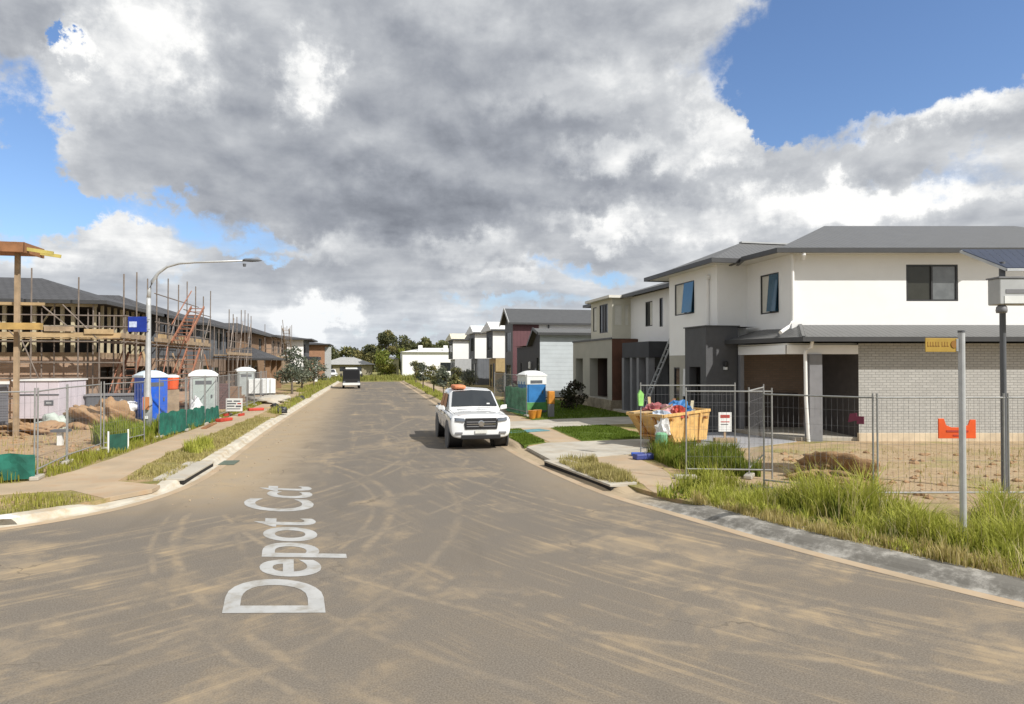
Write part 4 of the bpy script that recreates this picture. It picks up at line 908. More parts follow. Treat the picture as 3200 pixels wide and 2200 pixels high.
for i, x in enumerate((-12.0, -13.6, -15.2, -16.8)):
    MB().tube([(x, 33.28, .2 if i % 2 else 3.8), (x - 1.4, 33.28, 3.7 if i % 2 else 5.3)], .028, 6).build('brace', M_SCAF, sA); MB().tube([(x - .5, 34.2, .15), (x - .5, 34.2, 5.4)], .03, 6).build('upright', M_SCAF, sA)
    MB().box(x - .5, x + .7, 33.2, 33.24, 4.0 + .1 * i, 4.22 + .1 * i).build('loose_board', M_TIMBER2 if i % 2 else M_TIMBER, sA)
for z in (1.1, 2.7): railA((-10.9, 33.3, z), (-18.4, 33.3, z + .05))
for i in range(6):
    y0 = 37.2 + i * 1.9; MB().tube([(-10.6, y0, 3.7), (-10.6, y0 + 1.7, 5.6)] if i % 2 else [(-10.6, y0, .2), (-10.6, y0 + 1.7, 3.6)], .028, 6).build('brace', M_SCAF if i % 3 else M_SCAF_R, sB)
    MB().box(-10.66, -10.62, y0 + .2, y0 + 1.6, 3.95, 4.2).build('loose_board', M_TIMBER2 if i % 2 else M_TIMBER, sB)
for z in (1.0, 2.8): railB((-10.6, 36.8, z), (-10.6, 48.8, z))
sE, railE = scaffold('far brown scaffold standing in front of the red-brown brick house', -9.4, 76.6, 86.4, -14.5, 76.4, 3.1, 7.0, 1.6)
stair(sE, (-9.0, 77.0, 6.4), (-9.0, 80.0, 3.2), .7, M_TIMBER2)
for y in (78, 80.2, 82.4, 84.6): MB().box(-9.55, -9.45, y, y + 1.5, .6, 2.9).build('mesh_sheet', M_TIMBER2, sE)
# ------------------------------------------------------------------ timber loading frame at the left edge
H = thing('timber_tower', 'tall rough timber post carrying an orange-brown formwork hood at the left edge', 'timber tower', (-12.1, 26.5, .13), world=True)
MB().box(-12.17, -12.03, 26.44, 26.58, .05, 6.56).build('post', M_TIMBER2, H); MB().box(-15.6, -15.43, 26.42, 26.6, .05, 6.56).build('post', M_TIMBER2, H)
MB().box(-16.5, -11.62, 25.9, 27.2, 6.56, 6.63).build('soffit_board', M_TIMB_O, H); MB().box(-16.5, -11.60, 25.84, 25.9, 6.52, 6.86).build('fascia_board', M_TIMB_O, H)
MB().box(-11.62, -11.56, 25.84, 27.2, 6.50, 6.84).build('fascia_board', M_TIMB_O, H)
for k in range(6): MB().box(-16.3 + k * .85, -16.2 + k * .85, 25.95, 27.15, 6.64, 6.82).build('joist', M_TIMB_O, H)
YT = mat('yellow_green_timber', (.50, .42, .12), .7, var=.15)
MB().beam((-16.6, 25.95, 7.35), (-10.75, 25.95, 6.52), .06, .12).build('raking_plank', YT, H); MB().beam((-16.6, 26.9, 7.35), (-10.9, 26.9, 6.55), .06, .12).build('raking_plank', YT, H)
MB().box(-16.6, -11.15, 25.95, 26.2, 3.86, 4.09).build('cross_beam', mat('yellow_timber', (.44, .29, .10), .75, var=.2), H)
MB().box(-16.6, -11.3, 26.62, 26.68, 4.75, 4.85).build('guard_rail', M_TIMBER, H)

# ------------------------------------------------------------------ temporary fence panels
def panel_parts(t, L=2.35, h=1.95, cloth=None, cloth_h=.6, footm=None):
    r = .017
    fr = MB(); 
    for x in (0.02, L - .02): fr.tube([(x, 0, .02), (x, 0, h + .08)], r, 8)
    fr.tube([(0, 0, h)] + [(L, 0, h)], r, 8); fr.tube([(0, 0, .22), (L, 0, .22)], r, 8)
    fr.build('frame', M_FENCE, t)
    wm = MB(); k = .1
    x = k
    while x < L - .03: wm.tube([(x, 0, .22), (x, 0, h)], .0022, 3, False); x += k
    z = .5
    while z < h - .05: wm.tube([(0, .004, z), (L, .004, z)], .0022, 3, False); z += .3
    wm.build('wire_mesh', M_MGREY, t)
    MB().box(-.24, .24, -.09, .09, .0, .09).build('foot', footm or M_CONC, t, bevel=.02)
    if cloth:
        n = 16; vs = []
        for i in range(n + 1):
            for j in range(4):
                zz = .04 + cloth_h * j / 3; vs.append((L * i / n, -.03 + .025 * math.sin(i * 1.9 + j), zz + .03 * math.sin(i * 1.1) * (j / 3)))
        o = len(vs); vs += [(a, b - .006, c) for a, b, c in vs]
        fs = [(i * 4 + j, (i + 1) * 4 + j, (i + 1) * 4 + j + 1, i * 4 + j + 1) for i in range(n) for j in range(3)]
        MB().add(vs, fs + [tuple(o + q for q in f[::-1]) for f in fs]).build('shade_cloth', cloth, t, fix=False)
GA = 'temporary mesh fence panels'
def make_panel(label, a, b, z=.14, **kw):
    d = Vector((b[0] - a[0], b[1] - a[1])); t = thing('mesh_fence', label, 'fence', (*a, z), math.atan2(d.y, d.x), GA)
    panel_parts(t, d.length, **kw); return t
pl = [((-9.65, 15.85), (-7.3, 16.55)), ]
make_panel('temporary fence panel with a low green cloth skirt at the near left corner', (-9.5, 15.95), (-7.2, 16.62), cloth=M_SHADE, cloth_h=.55)
make_panel('left fence panel with a low green cloth skirt continuing out of the picture', (-11.8, 15.25), (-9.52, 15.93), cloth=M_SHADE, cloth_h=.5)
base = make_panel('plain mesh fence panel along the left footpath', (-7.2, 16.7), (-7.55, 19.05))
for a, b in (((-7.56, 19.1), (-7.62, 21.5)), ((-7.6, 21.6), (-7.2, 23.95))):
    dup(base, (*a, .14), math.atan2(b[1] - a[1], b[0] - a[0]), 'plain mesh fence panel along the left footpath')
make_panel('fence panel with tall green cloth just past the street lamp', (-7.0, 24.75), (-6.75, 27.1), cloth=M_SHADE, cloth_h=.8)
make_panel('fence panel with sagging green cloth in front of the grey toilet', (-6.74, 27.2), (-6.65, 29.6), cloth=M_SHADE, cloth_h=.75)
make_panel('fence panel with sagging green cloth and plank behind the white sign board', (-6.64, 29.7), (-6.62, 32.05), cloth=M_SHADE, cloth_h=.6)
y = 32.2
while y < 46:
    dup(base, (-6.64 + .0 * y, y, .14), R(90.6), 'plain mesh fence panel on the far stretch of the left footpath'); y += 2.42
make_panel('mesh fence panel standing behind the orange skip', (7.35, 17.35), (9.94, 16.78), footm=M_BLUEP)
make_panel('mesh fence panel in front of the paved forecourt', (6.9, 13.75), (8.72, 13.2))
make_panel('mesh fence panel between the long grass and the carport', (7.80, 12.15), (9.04, 10.55))
make_panel('mesh fence panel facing the brick wall with an orange sign on it', (9.06, 10.52), (11.38, 10.05))
make_panel('mesh fence panel at the right edge by the solar pole', (11.42, 10.04), (13.7, 9.55))
make_panel('fence post panel leaning beside the carport column', (8.35, 13.55), (9.98, 15.5))
make_panel('fence panel with bright green cloth near the far blue toilet', (7.35, 30.9), (7.0, 34.4), cloth=mat('bright_green_cloth', (.10, .27, .17), .85, var=.4, vs=2), cloth_h=1.3)
make_panel('bare fence panel next to the bright green cloth panel', (6.98, 34.5), (6.9, 36.9))
def sign_on(name, label, c, w_, h, d=(ca, -sa_), m=M_WHITEP, parts=()):
    t = thing(name, label, 'sign', (c[0], c[1], c[2]), math.atan2(d[1], d[0]))
    MB().box(-w_ / 2, w_ / 2, -.008, .008, 0, h).build('board', m, t, bevel=.004)
    for nm, x0, x1, z0, z1, mm in parts: MB().box(x0, x1, -.012, -.0085, z0, z1).build(nm, mm, t)
    return t
# orange fence plate (H-shaped), maroon tag, site notices
t = thing('safety_plate', 'bright orange safety plate hung on the fence in front of the brick wall', 'sign', (10.42, 10.16, 1.36), math.atan2(-.47, 2.32))
mb = MB().prism([(-.34, 0), (.34, 0), (.34, .34), (.24, .34), (.20, .24), (.10, .20), (-.10, .20), (-.20, .24), (-.24, .36), (-.34, .36)], -.012, .012)
mb.v = [(x, z - .03, y) for x, y, z in mb.v]; mb.build('plate', M_ORANGE, t, bevel=.004)
MB().box(-.2, .2, -.048, -.043, .115, .15).build('recess_slot', M_RED, t); MB().box(-.08, .12, -.048, -.043, .04, .07).build('recess_slot', M_RED, t)
t = thing('tag', 'small maroon tag tied to the fence at the carport opening', 'tag', (8.85, 10.78, 1.60), math.atan2(-1.6, 1.24))
mb = MB().prism([(-.13, .02), (.02, .06), (.02, .0), (.14, .0), (.14, .14), (.02, .14), (.02, .2), (-.1, .18)], -.01, .01); mb.v = [(x, z - .03, y) for x, y, z in mb.v]; mb.build('tag_plate', M_MAROON, t)
t = sign_on('site_notice', 'small pale notice with red lines behind the fence near the carport post', (11.2, 19.55, .5), .42, .62, m=M_WHITEP, parts=[('heading', -.15, .15, .44, .54, M_RED), ('text_line', -.14, .14, .30, .33, M_RED), ('text_line', -.14, .10, .22, .245, M_DGREY)])
MB().box(-.35, .35, -.12, .12, -.36, -.2).build('base', M_TIMBER2, t); MB().box(-.03, .03, .012, .05, -.2, .5).build('stake', M_TIMBER2, t)
t = sign_on('site_notice', 'white notice board with dark text rows standing on red feet by the left footpath', (-6.35, 34.2, .36), .8, .62, m=M_WHITEP,
            parts=[('text_row', -.34, -.1, .46, .52, M_DGREY), ('text_row', -.02, .3, .46, .52, M_DGREY), ('text_row', -.34, .1, .34, .40, M_DGREY), ('text_row', .16, .34, .34, .40, M_RED), ('text_row', -.34, .02, .22, .28, M_DGREY), ('text_row', .08, .34, .2, .28, M_DGREY), ('text_row', -.34, .3, .1, .14, M_DGREY)])
for x in (-.35, .35): MB().box(x - .04, x + .04, -.3, .3, -.22, -.1).build('foot', M_RED, t); MB().box(x - .02, x + .02, .01, .05, -.22, .4).build('stake', M_GALV, t)
t = thing('barrier_foot', 'red plastic fence foot lying on the left verge edge', 'fence foot', (-5.9, 37.6, .14), .5); MB().box(-.4, .4, -.14, .14, 0, .15).build('block', M_RED, t, bevel=.03)
t = thing('barrier_foot', 'red plastic fence foot below the green cloth panels', 'fence foot', (-6.2, 31.2, .14), 1.2); MB().box(-.45, .45, -.14, .14, 0, .14).build('block', M_RED, t, bevel=.03)
t = thing('fence_foot', 'blue plastic fence foot on the edge of the driveway by the skip', 'fence foot', (7.25, 16.75, .14), .1); MB().box(-.33, .33, -.13, .13, 0, .15).build('block', mat('blue_violet_plastic', (.05, .07, .26), .55, var=.2), t, bevel=.03)
MB().box(-.02, .02, -.02, .02, .15, .2).build('socket', M_GALV, t)
t = thing('sign_stand', 'small dark green board between two white pegs on the left verge', 'board', (-7.1, 21.3, .14), R(60))
MB().box(-.3, .3, -.015, .015, .02, .52).build('board', mat('dark_green_board', (.015, .08, .055), .7, var=.3), t)
for x in (-.33, .33): MB().tube([(x, 0, 0), (x, 0, .62)], .025, 8).build('peg', M_WHITEP, t)

# ------------------------------------------------------------------ portable toilets
def toilet(name_label, loc, rz, body, roof=M_WHITEP, doorm=None, band=None, skirt=None, sz=1.12, h=2.05):
    t = thing('portable_toilet', name_label, 'portable toilet', loc, rz, 'portable toilets on the building sites'); a = sz / 2
    mb = MB().box(-a, a, -a, a, .14, h)
    mb.build('body', body, t, bevel=.05)
    for x in (-a * .62, 0, a * .62):
        for q0, q1 in ((a - .004, a + .022), (-a - .022, -a + .004)): MB().box(q0, q1, x - .05, x + .05, .3, h - .35).build('side_rib', body, t, bevel=.008)
    d = MB().box(-a * .78, a * .78, -a - .03, -a + .002, .2, h - .14).build('door', doorm or body, t, bevel=.015)
    MB().box(a * .55, a * .66, -a - .06, -a - .03, 1.0, 1.14).build('handle', M_DGREY, d)
    MB().box(-a * .6, a * .6, -a - .036, -a - .029, h - .45, h - .28).build('vent', M_DGREY, d)
    n = 9; V = []; F = []
    for i in range(n + 1):
        for j in range(n + 1):
            u, v = -1 + 2 * i / n, -1 + 2 * j / n; V.append((u * (a + .05), v * (a + .05), h + .01 + .20 * (1 - abs(u) ** 3.2) * (1 - abs(v) ** 3.2)))
    for i in range(n):
        for j in range(n): F.append((i * (n + 1) + j, (i + 1) * (n + 1) + j, (i + 1) * (n + 1) + j + 1, i * (n + 1) + j + 1))
    o = len(V); V += [(-a - .05, -a - .05, h - .08), (a + .05, -a - .05, h - .08), (a + .05, a + .05, h - .08), (-a - .05, a + .05, h - .08)]
    c = [0, n * (n + 1), (n + 1) ** 2 - 1, n]
    e1 = [i * (n + 1) for i in range(n + 1)]; e2 = [n * (n + 1) + j for j in range(n + 1)]; e3 = [i * (n + 1) + n for i in range(n, -1, -1)]; e4 = list(range(n, -1, -1))
    for k, e in enumerate((e1, e2, e3, e4)): F.append(tuple(e + [o + (k + 1) % 4, o + k]))
    F.append((o, o + 1, o + 2, o + 3))
    MB().add(V, F).build('roof', roof, t, smooth=False)
    MB().box(-a - .04, a + .04, -a - .04, a + .04, .0, .14).build('skid', M_DGREY, t, bevel=.01)
    MB().tube([(a * .7, a * .75, h), (a * .7, a * .75, h + .3)], .04, 10).build('vent_pipe', M_DGREY, t)
    if band: MB().box(-a - .012, a + .012, -a - .034, a + .012, h - .5, h - .02).build('upper_band', band, t, bevel=.02)
    if skirt: MB().box(-a - .014, a + .014, -a - .036, a + .014, .1, .55).build('lower_skirt', skirt, t, bevel=.02)
    return t
toilet('blue portable toilet with white roof behind the street lamp', (-8.85, 30.2, .13), R(40), M_BLUEP, mat('sky_white_plastic', (.62, .72, .78), .4), sz=.95)
toilet('grey portable toilet with white roof behind green fence cloth', (-7.38, 32.6, .13), R(14), M_GREYP, M_WHITEP, mat('pale_grey_green_plastic', (.40, .46, .43), .5, var=.06))
toilet('small far grey portable toilet with a window-like vent on the left lot', (-8.2, 47.8, .13), R(18), mat('silver_grey_plastic', (.36, .39, .38), .5, var=.08), M_WHITEP)
toilet('blue portable toilet with white top and green base on the right lawn', (8.25, 33.6, .13), R(10), M_BLUEP2, M_WHITEP, band=M_WHITEP, skirt=M_GREENP, h=1.95)
t = thing('orange_bin', 'orange tub with white lid on brown crates beside the blue toilet', 'tub', (-8.42, 31.6, .13), R(20))
MB().box(-.26, .26, -.26, .26, 0, 1.4).build('crate_stack', M_TIMBER2, t); MB().lathe([(.20, 1.4), (.24, 1.44), (.28, 1.9), (.27, 1.93)], 16).build('tub', M_ORANGE, t); MB().lathe([(.29, 1.93), (.29, 2.0), (.15, 2.05)], 16).build('lid', M_WHITEP, t)

# ------------------------------------------------------------------ street lamp with blue sign
t = thing('street_lamp', 'tall galvanised street lamp with curved outreach arm on the left verge', 'street lamp', (-7.72, 26.0, .13), world=True)
X0, Y0 = -7.72, 26.0
MB().lathe([(.15, 0), (.145, 1.2), (.10, 1.5), (.08, 4.6), (.075, 4.9)], 14, (X0, Y0, .13)).build('pole', M_GALV_P, t, smooth=True)
arc = [(X0, Y0, 5.0), (X0 + .02, Y0, 5.3), (X0 + .12, Y0 - .02, 5.62), (X0 + .32, Y0 - .05, 5.92), (X0 + .62, Y0 - .1, 6.15), (X0 + 1.05, Y0 - .2, 6.27), (X0 + 1.6, Y0 - .3, 6.31), (X0 + 3.35, Y0 - .75, 6.36)]
MB().tube(arc, [.075, .068, .06, .054, .048, .042, .037, .032], 10).build('arm', M_GALV_P, t, smooth=True)
MB().lathe([(.02, -.15), (.055, -.08), (.065, .15), (.04, .38), (.01, .5)], 10, (X0 + 3.45, Y0 - .78, 6.38), 'x').build('lamp_head', M_DGREY, t)
MB().lathe([(.05, -.1), (.06, 0.0)], 10, (X0 + 3.35, Y0 - .75, 6.25)).build('photocell', M_DGREY, t)
MB().box(X0 - .10, X0 + .10, Y0 - .24, Y0 - .17, 1.05, 1.5).build('tag_plate', mat('orange_tag', (.5, .2, .08), .6), t)
MB().box(X0 - .06, X0 + .06, Y0 - .185, Y0 - .165, .72, .82).build('tag_plate', M_WHITEP, t)
t = thing('blue_sign', 'square blue sign with pale patch fixed to the street lamp', 'sign', (-7.72, 25.9, 3.80), math.atan2(-.21, .978))
MB().box(-.62, .05, -.15, -.13, 0, .54).build('panel', mat('deep_blue_sign', (.008, .035, .30), .5, var=.15), t, bevel=.01)
MB().box(-.57, -.30, -.156, -.1505, .17, .37).build('pale_patch', mat('pale_blue_patch', (.52, .60, .78), .5, var=.2, vs=12), t)
MB().tube([(.02, -.12, .1), (.08, -.02, .1)], .02, 6).build('clamp', M_GALV, t); MB().tube([(.02, -.12, .45), (.08, -.02, .45)], .02, 6).build('clamp', M_GALV, t)

# ------------------------------------------------------------------ sign pole and solar pole on the right
t = thing('street_sign', 'galvanised pole with small amber street-name blade in the long grass', 'street sign', (8.36, 8.04, .1), world=True)
MB().tube([(8.36, 8.04, .0), (8.36, 8.04, 3.17)], .044, 14).build('pole', M_GALV_P, t)
MB().tube([(8.36, 8.04, 3.17), (8.36, 8.04, 3.20)], .048, 14).build('cap', M_DGREY, t)
bl = thing('tmp', 'x', 'x'); bpy.data.objects.remove(bl)
a, b = Vector((8.30, 8.05, 0)), Vector((7.77, 8.07, 0))
def on_blade(s0, s1, z0, z1, d0, d1):
    u = (b - a); L = u.length; u = u / L; n = Vector((-u.y, u.x, 0)); 
    if n.y > 0: n = -n
    return MB().add([tuple(a + u * s + n * d + Vector((0, 0, z))) for d in (d0, d1) for s, z in ((s0, z0), (s1, z0), (s1, z1), (s0, z1))], [(0, 1, 2, 3), (7, 6, 5, 4), (0, 4, 5, 1), (1, 5, 6, 2), (2, 6, 7, 3), (3, 7, 4, 0)])
on_blade(0, .53, 2.89, 3.09, -.006, .006).build('blade', M_YSIGN, t, bevel=.003)
ink = mat('worn_brown_lettering', (.24, .11, .012), .6, var=.1)
x = .50
for wd_, hh in ((.035, .07), (.032, .07), (.038, .07), (.032, .07), (.030, .07), (0, 0), (.035, .07), (.034, .07), (.03, .07)):
    if wd_: on_blade(x - wd_, x, 2.965, 2.965 + hh * .2, .0065, .0085).build('letter_mark', ink, t); on_blade(x - wd_ * .35, x, 2.965, 2.965 + hh, .0065, .0085).build('letter_mark', ink, t)
    x -= (wd_ + .009) if wd_ else .022
mb = MB(); c_ = a.lerp(b, .12); mb.lathe([(.001, -.0135), (.055, -.0135), (.055, -.0065), (.001, -.0065)], 20, (c_.x, c_.y, 3.0), 'y'); mb.build('round_emblem', ink, t)
on_blade(-.07, .03, 2.90, 3.08, -.012, .014).build('bracket', M_GALV, t)
t = thing('solar_pole', 'dark steel pole carrying a solar panel and grey equipment box at the right edge', 'solar pole', (12.6, 11.15, .1), world=True)
PX, PY = 12.6, 11.15; u = Vector((ca, -sa_, 0)); n_ = Vector((-sa_, -ca, 0))
MB().tube([(PX, PY, .0), (PX, PY, 4.78)], .055, 14).build('pole', M_DGREY, t)
def pl_box(s0, s1, z0, z1, d0, d1, zs=0.):
    P0 = Vector((PX, PY, 0)); vs = []
    for d in (d0, d1):
        for s, z in ((s0, z0), (s1, z0), (s1, z1), (s0, z1)): vs.append(tuple(P0 + u * s + n_ * d + Vector((0, 0, z))))
    return MB().add(vs, [(0, 1, 2, 3), (7, 6, 5, 4), (0, 4, 5, 1), (1, 5, 6, 2), (2, 6, 7, 3), (3, 7, 4, 0)])
# tilted panel seen from its lower front: wide upper edge farther out than the lower one
P0 = Vector((PX, PY, 0))
def pq(s, d, z): return tuple(P0 + u * s + n_ * d + Vector((0, 0, z)))
a0, a1, a2, a3 = pq(-.03, .16, 4.60), pq(1.5, .16, 4.60), pq(1.3, -.42, 5.06), pq(-.56, -.42, 5.06)
MB().add([a0, a1, a2, a3, *[(q[0], q[1], q[2] + .05) for q in (a0, a1, a2, a3)]], [(3, 2, 1, 0), (4, 5, 6, 7), (0, 1, 5, 4), (1, 2, 6, 5), (2, 3, 7, 6), (3, 0, 4, 7)]).build('solar_panel', M_SOLAR, t)
fr = MB(); [fr.beam(p_, q_, .05, .055) for p_, q_ in ((a0, a1), (a1, a2), (a2, a3), (a3, a0))]; fr.build('panel_frame', M_GALV_P, t)
pl_box(-.36, 1.3, 3.88, 4.40, .08, .42).build('equipment_box', M_LGREY, t, bevel=.02)
pl_box(-.24, 1.28, 4.10, 4.18, .421, .428).build('dark_stripe', M_MGREY, t); pl_box(-.27, 1.28, 3.90, 4.05, .421, .43).build('pale_stripe', M_WHITEP, t)
pl_box(-.38, 1.32, 4.40, 4.43, .06, .44).build('box_lid', M_MGREY, t)
for s in (-.24, .52): 
    c_ = P0 + u * s + n_ * .3; MB().lathe([(.09, 0), (.10, .05), (.09, .12), (.05, .16)], 14, (c_.x, c_.y, 3.72)).build('camera_dome', M_MGREY, t, smooth=True)

# ------------------------------------------------------------------ skip with rubbish
t = thing('skip', 'orange steel skip with sloping end standing on the forecourt behind the fence', 'skip', (9.38, 19.75, .14), R(24)); t.scale = (.93, .93, .95)
def skip_shape(k=0., z0=0., z1=1.12): return [(-1.15 + k, -.78 + k), (1.05 - k, -.78 + k), (1.05 - k, .78 - k), (-1.15 + k, .78 - k)]
b_ = [(-.55, -.72, .14), (1.05, -.72, .14), (1.05, .72, .14), (-.55, .72, .14)]; tp = [(-1.25, -.80, 1.02), (1.12, -.80, 1.12), (1.12, .80, 1.12), (-1.25, .80, 1.02)]
ib = [(x * .96 + .01, y * .93, z + .06) for x, y, z in b_]; it = [(x * .955 + .01, y * .93, z) for x, y, z in tp]
mb = MB().add(b_ + tp + ib + it, [(3, 2, 1, 0), (0, 1, 5, 4), (1, 2, 6, 5), (2, 3, 7, 6), (3, 0, 4, 7), (8, 9, 10, 11), (12, 13, 9, 8), (13, 14, 10, 9), (14, 15, 11, 10), (15, 12, 8, 11),
              (4, 5, 13, 12), (5, 6, 14, 13), (6, 7, 15, 14), (7, 4, 12, 15)]); mb.build('body', M_SKIP, t, fix=False)
rm = MB(); [rm.beam(tp[i], tp[(i + 1) % 4], .09, .09) for i in range(4)]; rm.build('rim', M_SKIP, t, bevel=.01)
for x in (-.1, .62): MB().beam((x, -.735, .16), (x - .02, -.835, 1.05), .10, .06, (0, 1, 0)).build('rib', M_SKIP, t, bevel=.008); MB().beam((x, .735, .16), (x - .02, .835, 1.05), .10, .06, (0, 1, 0)).build('rib', M_SKIP, t)
for y in (-.35, .35): MB().beam((-.57, y, .16), (-1.24, y, .98), .09, .06).build('rib', M_SKIPD, t)
MB().box(-.9, -.3, -.6, .6, .30, .34).build('dark_panel', M_SKIPD, t)
for y in (-.5, .5): MB().box(-.4, .95, y - .06, y + .06, 0, .14).build('runner', M_SKIPD, t)
for x, y in ((-.9, -.86), (.8, -.88)): MB().lathe([(.05, -.06), (.05, .06)], 10, (x, y, .9), 'y').build('lug', M_SKIPD, t)
M_ = Matrix.Translation((9.38, 19.75, .14)) @ Matrix.Diagonal((.93, .93, .95, 1)) @ Matrix.Rotation(R(24), 4, 'Z')
def lump(name, label, cat, c, r, m, seed, seg=3, world=False, sq=(1, 1, 1), amp=.35, crumple=0.):
    bm = bmesh.new(); bmesh.ops.create_icosphere(bm, subdivisions=seg, radius=1)
    rr = np.random.default_rng(seed); ph = rr.uniform(0, 6.28, (6,)); fr_ = rr.uniform(1.5, 4.5, (6, 3))
    for v in bm.verts:
        fine = 0. if seg < 5 else .10 * (math.sin(v.co.x * 13 + ph[0]) * math.sin(v.co.y * 11 + ph[1]) + math.sin(v.co.x * 23 + v.co.z * 19 + ph[2]) * .7 + math.sin(v.co.y * 29 - v.co.z * 17 + ph[3]) * .5)
        fine += crumple * rr.uniform(-1, 1) if crumple else 0.
        k = 1 + fine + amp * sum(math.sin(v.co.dot(Vector(fr_[i])) * (1 + .35 * i) + ph[i]) for i in range(6)) / 6 * 1.6
        v.co = Vector((v.co.x * r[0] * k, v.co.y * r[1] * k, max(v.co.z * r[2] * k, -r[2] * .35)))
    zmin = min(v.co.z for v in bm.verts)
    for v in bm.verts: v.co.z -= zmin
    me_ = bpy.data.meshes.new(name); bm.to_mesh(me_); bm.free(); me_.materials.append(m)
    me_.polygons.foreach_set('use_smooth', [seg > 2 and not crumple] * len(me_.polygons))
    o = bpy.data.objects.new(name, me_); COL.objects.link(o); o.location = c
    if label: tag(o, label, cat)
    return o
def in_skip(x, y, z): return tuple(M_ @ Vector((x, y, z)))
SK = 'rubbish piled in the orange skip'
for nm, lb_, c, r, m in (
    ('rubbish_bag', 'bright blue plastic bag on top of the rubbish in the skip', (.35, -.1, .98), (.42, .33, .26), M_BLUEP2),
    ('rubbish_bag', 'red sack spilling over the near rim of the skip', (-.25, -.62, .92), (.24, .2, .26), M_RED),
    ('rubbish_bag', 'pale pink crumpled sheet between the red sack and blue bag', (-.25, -.2, .95), (.33, .28, .26), mat('pink_sheet', (.55, .30, .30), .7, var=.3, vs=4)),
    ('rubbish_bag', 'faded red packaging at the back left of the skip', (-.55, .3, .98), (.3, .25, .24), mat('faded_red', (.40, .12, .13), .7, var=.3, vs=4)),
    ('rubbish_bag', 'light blue-grey bag at the left end of the skip', (-.72, -.3, .85), (.34, .3, .2), mat('light_blue_bag', (.42, .48, .56), .6, var=.2, vs=5)),
    ('rubbish_bag', 'brown cardboard heap at the right end of the skip', (.75, .1, .9), (.35, .4, .18), M_TIMBER2),
    ('rubbish_bag', 'dark rubbish filling the back of the skip', (.0, .3, .78), (.8, .45, .24), M_DGREY)):
    o = lump(nm, lb_, 'rubbish', in_skip(*c), r, m, len(lb_) * 7, 3, crumple=.22); o['group'] = SK
o = lump('rubbish_bag', 'white plastic bag hanging over the left corner of the skip', 'rubbish', in_skip(-1.18, -.72, .42), (.2, .2, .40), M_BAGW, 5, 3, crumple=.2); o['group'] = SK
t = thing('plank', 'pale board sticking out over the sloping end of the skip', 'plank', in_skip(-1.2, .1, 1.08), R(20)); MB().box(-.5, .5, -.12, .12, 0, .04).build('board', M_TIMBER, t)
for i, (c, e, m, lb_) in enumerate((((-.5, .4, .95), (-.2, .75, 1.5), M_TIMBER, 'pale timber offcut poking up at the back of the skip'), ((.5, -.5, .95), (.95, -.2, 1.38), M_STUD, 'short stud offcut leaning out at the right end of the skip'), ((-.9, .2, .9), (-.35, -.35, 1.33), M_TIMBER2, 'grey weathered offcut lying across the rubbish in the skip'), ((.1, .5, .95), (.85, .55, 1.42), M_TIMB_O, 'dark orange batten at the far rim of the skip'))):
    t = thing('timber_offcut', lb_, 'offcut', in_skip(*c), R(24), SK); d = Vector(e) - Vector(c); MB().beam((0, 0, 0), tuple(d), .09, .04).build('offcut', m, t)
for i, (c, lb_) in enumerate((((.7, -.25, 1.02), 'brown cardboard flap on the right side of the skip load'), ((-.65, -.05, 1.05), 'folded cardboard sheet on the left side of the skip load'))):
    t = thing('cardboard', lb_, 'cardboard', in_skip(*c), R(40 + 70 * i), SK); MB().add([(-.3, -.22, 0), (.05, -.22, .12), (.05, .22, .12), (-.3, .22, 0), (.34, -.2, -.03), (.34, .24, -.02)], [(0, 1, 2, 3), (1, 4, 5, 2)]).build('sheet', mat('cardboard_brown', (.36, .25, .14), .85, var=.2), t, fix=False)
t = thing('hi_vis_ribbon', 'lime green ribbon tied to the fence post beside the skip', 'ribbon', (7.36, 17.33, 1.55)); mb = MB().prism([(-.06, -.02), (.06, -.02), (.08, .3), (-.02, .42), (-.08, .3)], -.05, .03); mb.v = [(x, z, y) for x, y, z in mb.v]; mb.build('ribbon', mat('lime_fabric', (.28, .62, .16), .7, var=.2), t)
t = thing('mesh_roll', 'pale green roll of mesh standing against the skip', 'mesh roll', (7.85, 17.05, .14)); MB().lathe([(.17, 0), (.18, .3), (.16, .62), (.12, .66)], 12).build('roll', mat('pale_green_mesh', (.16, .36, .20), .8, var=.3, vs=5), t)
t = thing('ladder', 'aluminium ladder leaning on the white townhouse above its garage', 'ladder', (12.3, 28.9, .2), world=True)
mb = MB()
for dy in (-.2, .2): mb.beam((12.3, 29.0 + dy, .2), (14.2, 29.2 + dy, 4.35), .035, .07)
mb.build('rail', M_GALV_P, t); mb = MB()
for i in range(14): k = (i + .5) / 14; mb.tube([(12.3 + 1.9 * k, 28.8 + .2 * k, .2 + 4.15 * k), (12.3 + 1.9 * k, 29.2 + .2 * k, .2 + 4.15 * k)], .018, 6)
mb.build('rung', M_GALV_P, t)
t = thing('bollard', 'grey post with orange top standing on the right lawn by the toilet', 'post', (8.40, 30.4, .14)); MB().box(-.13, .13, -.13, .13, 0, .62).build('post', M_MGREY, t, bevel=.02); MB().box(-.15, .15, -.15, .15, .62, 1.22).build('top', M_ORANGE2, t, bevel=.03)
for i, (x, y) in enumerate(((7.3, 29.6), (7.62, 29.9))):
    t = thing('pot', ('terracotta-orange bucket by the footpath, nearer the white pickup', 'terracotta-orange bucket by the footpath, nearer the lawn')[i], 'bucket', (x, y, .14)); MB().lathe([(.13, 0), (.2, .36), (.21, .38)], 14).build('bucket', M_ORANGE2, t)

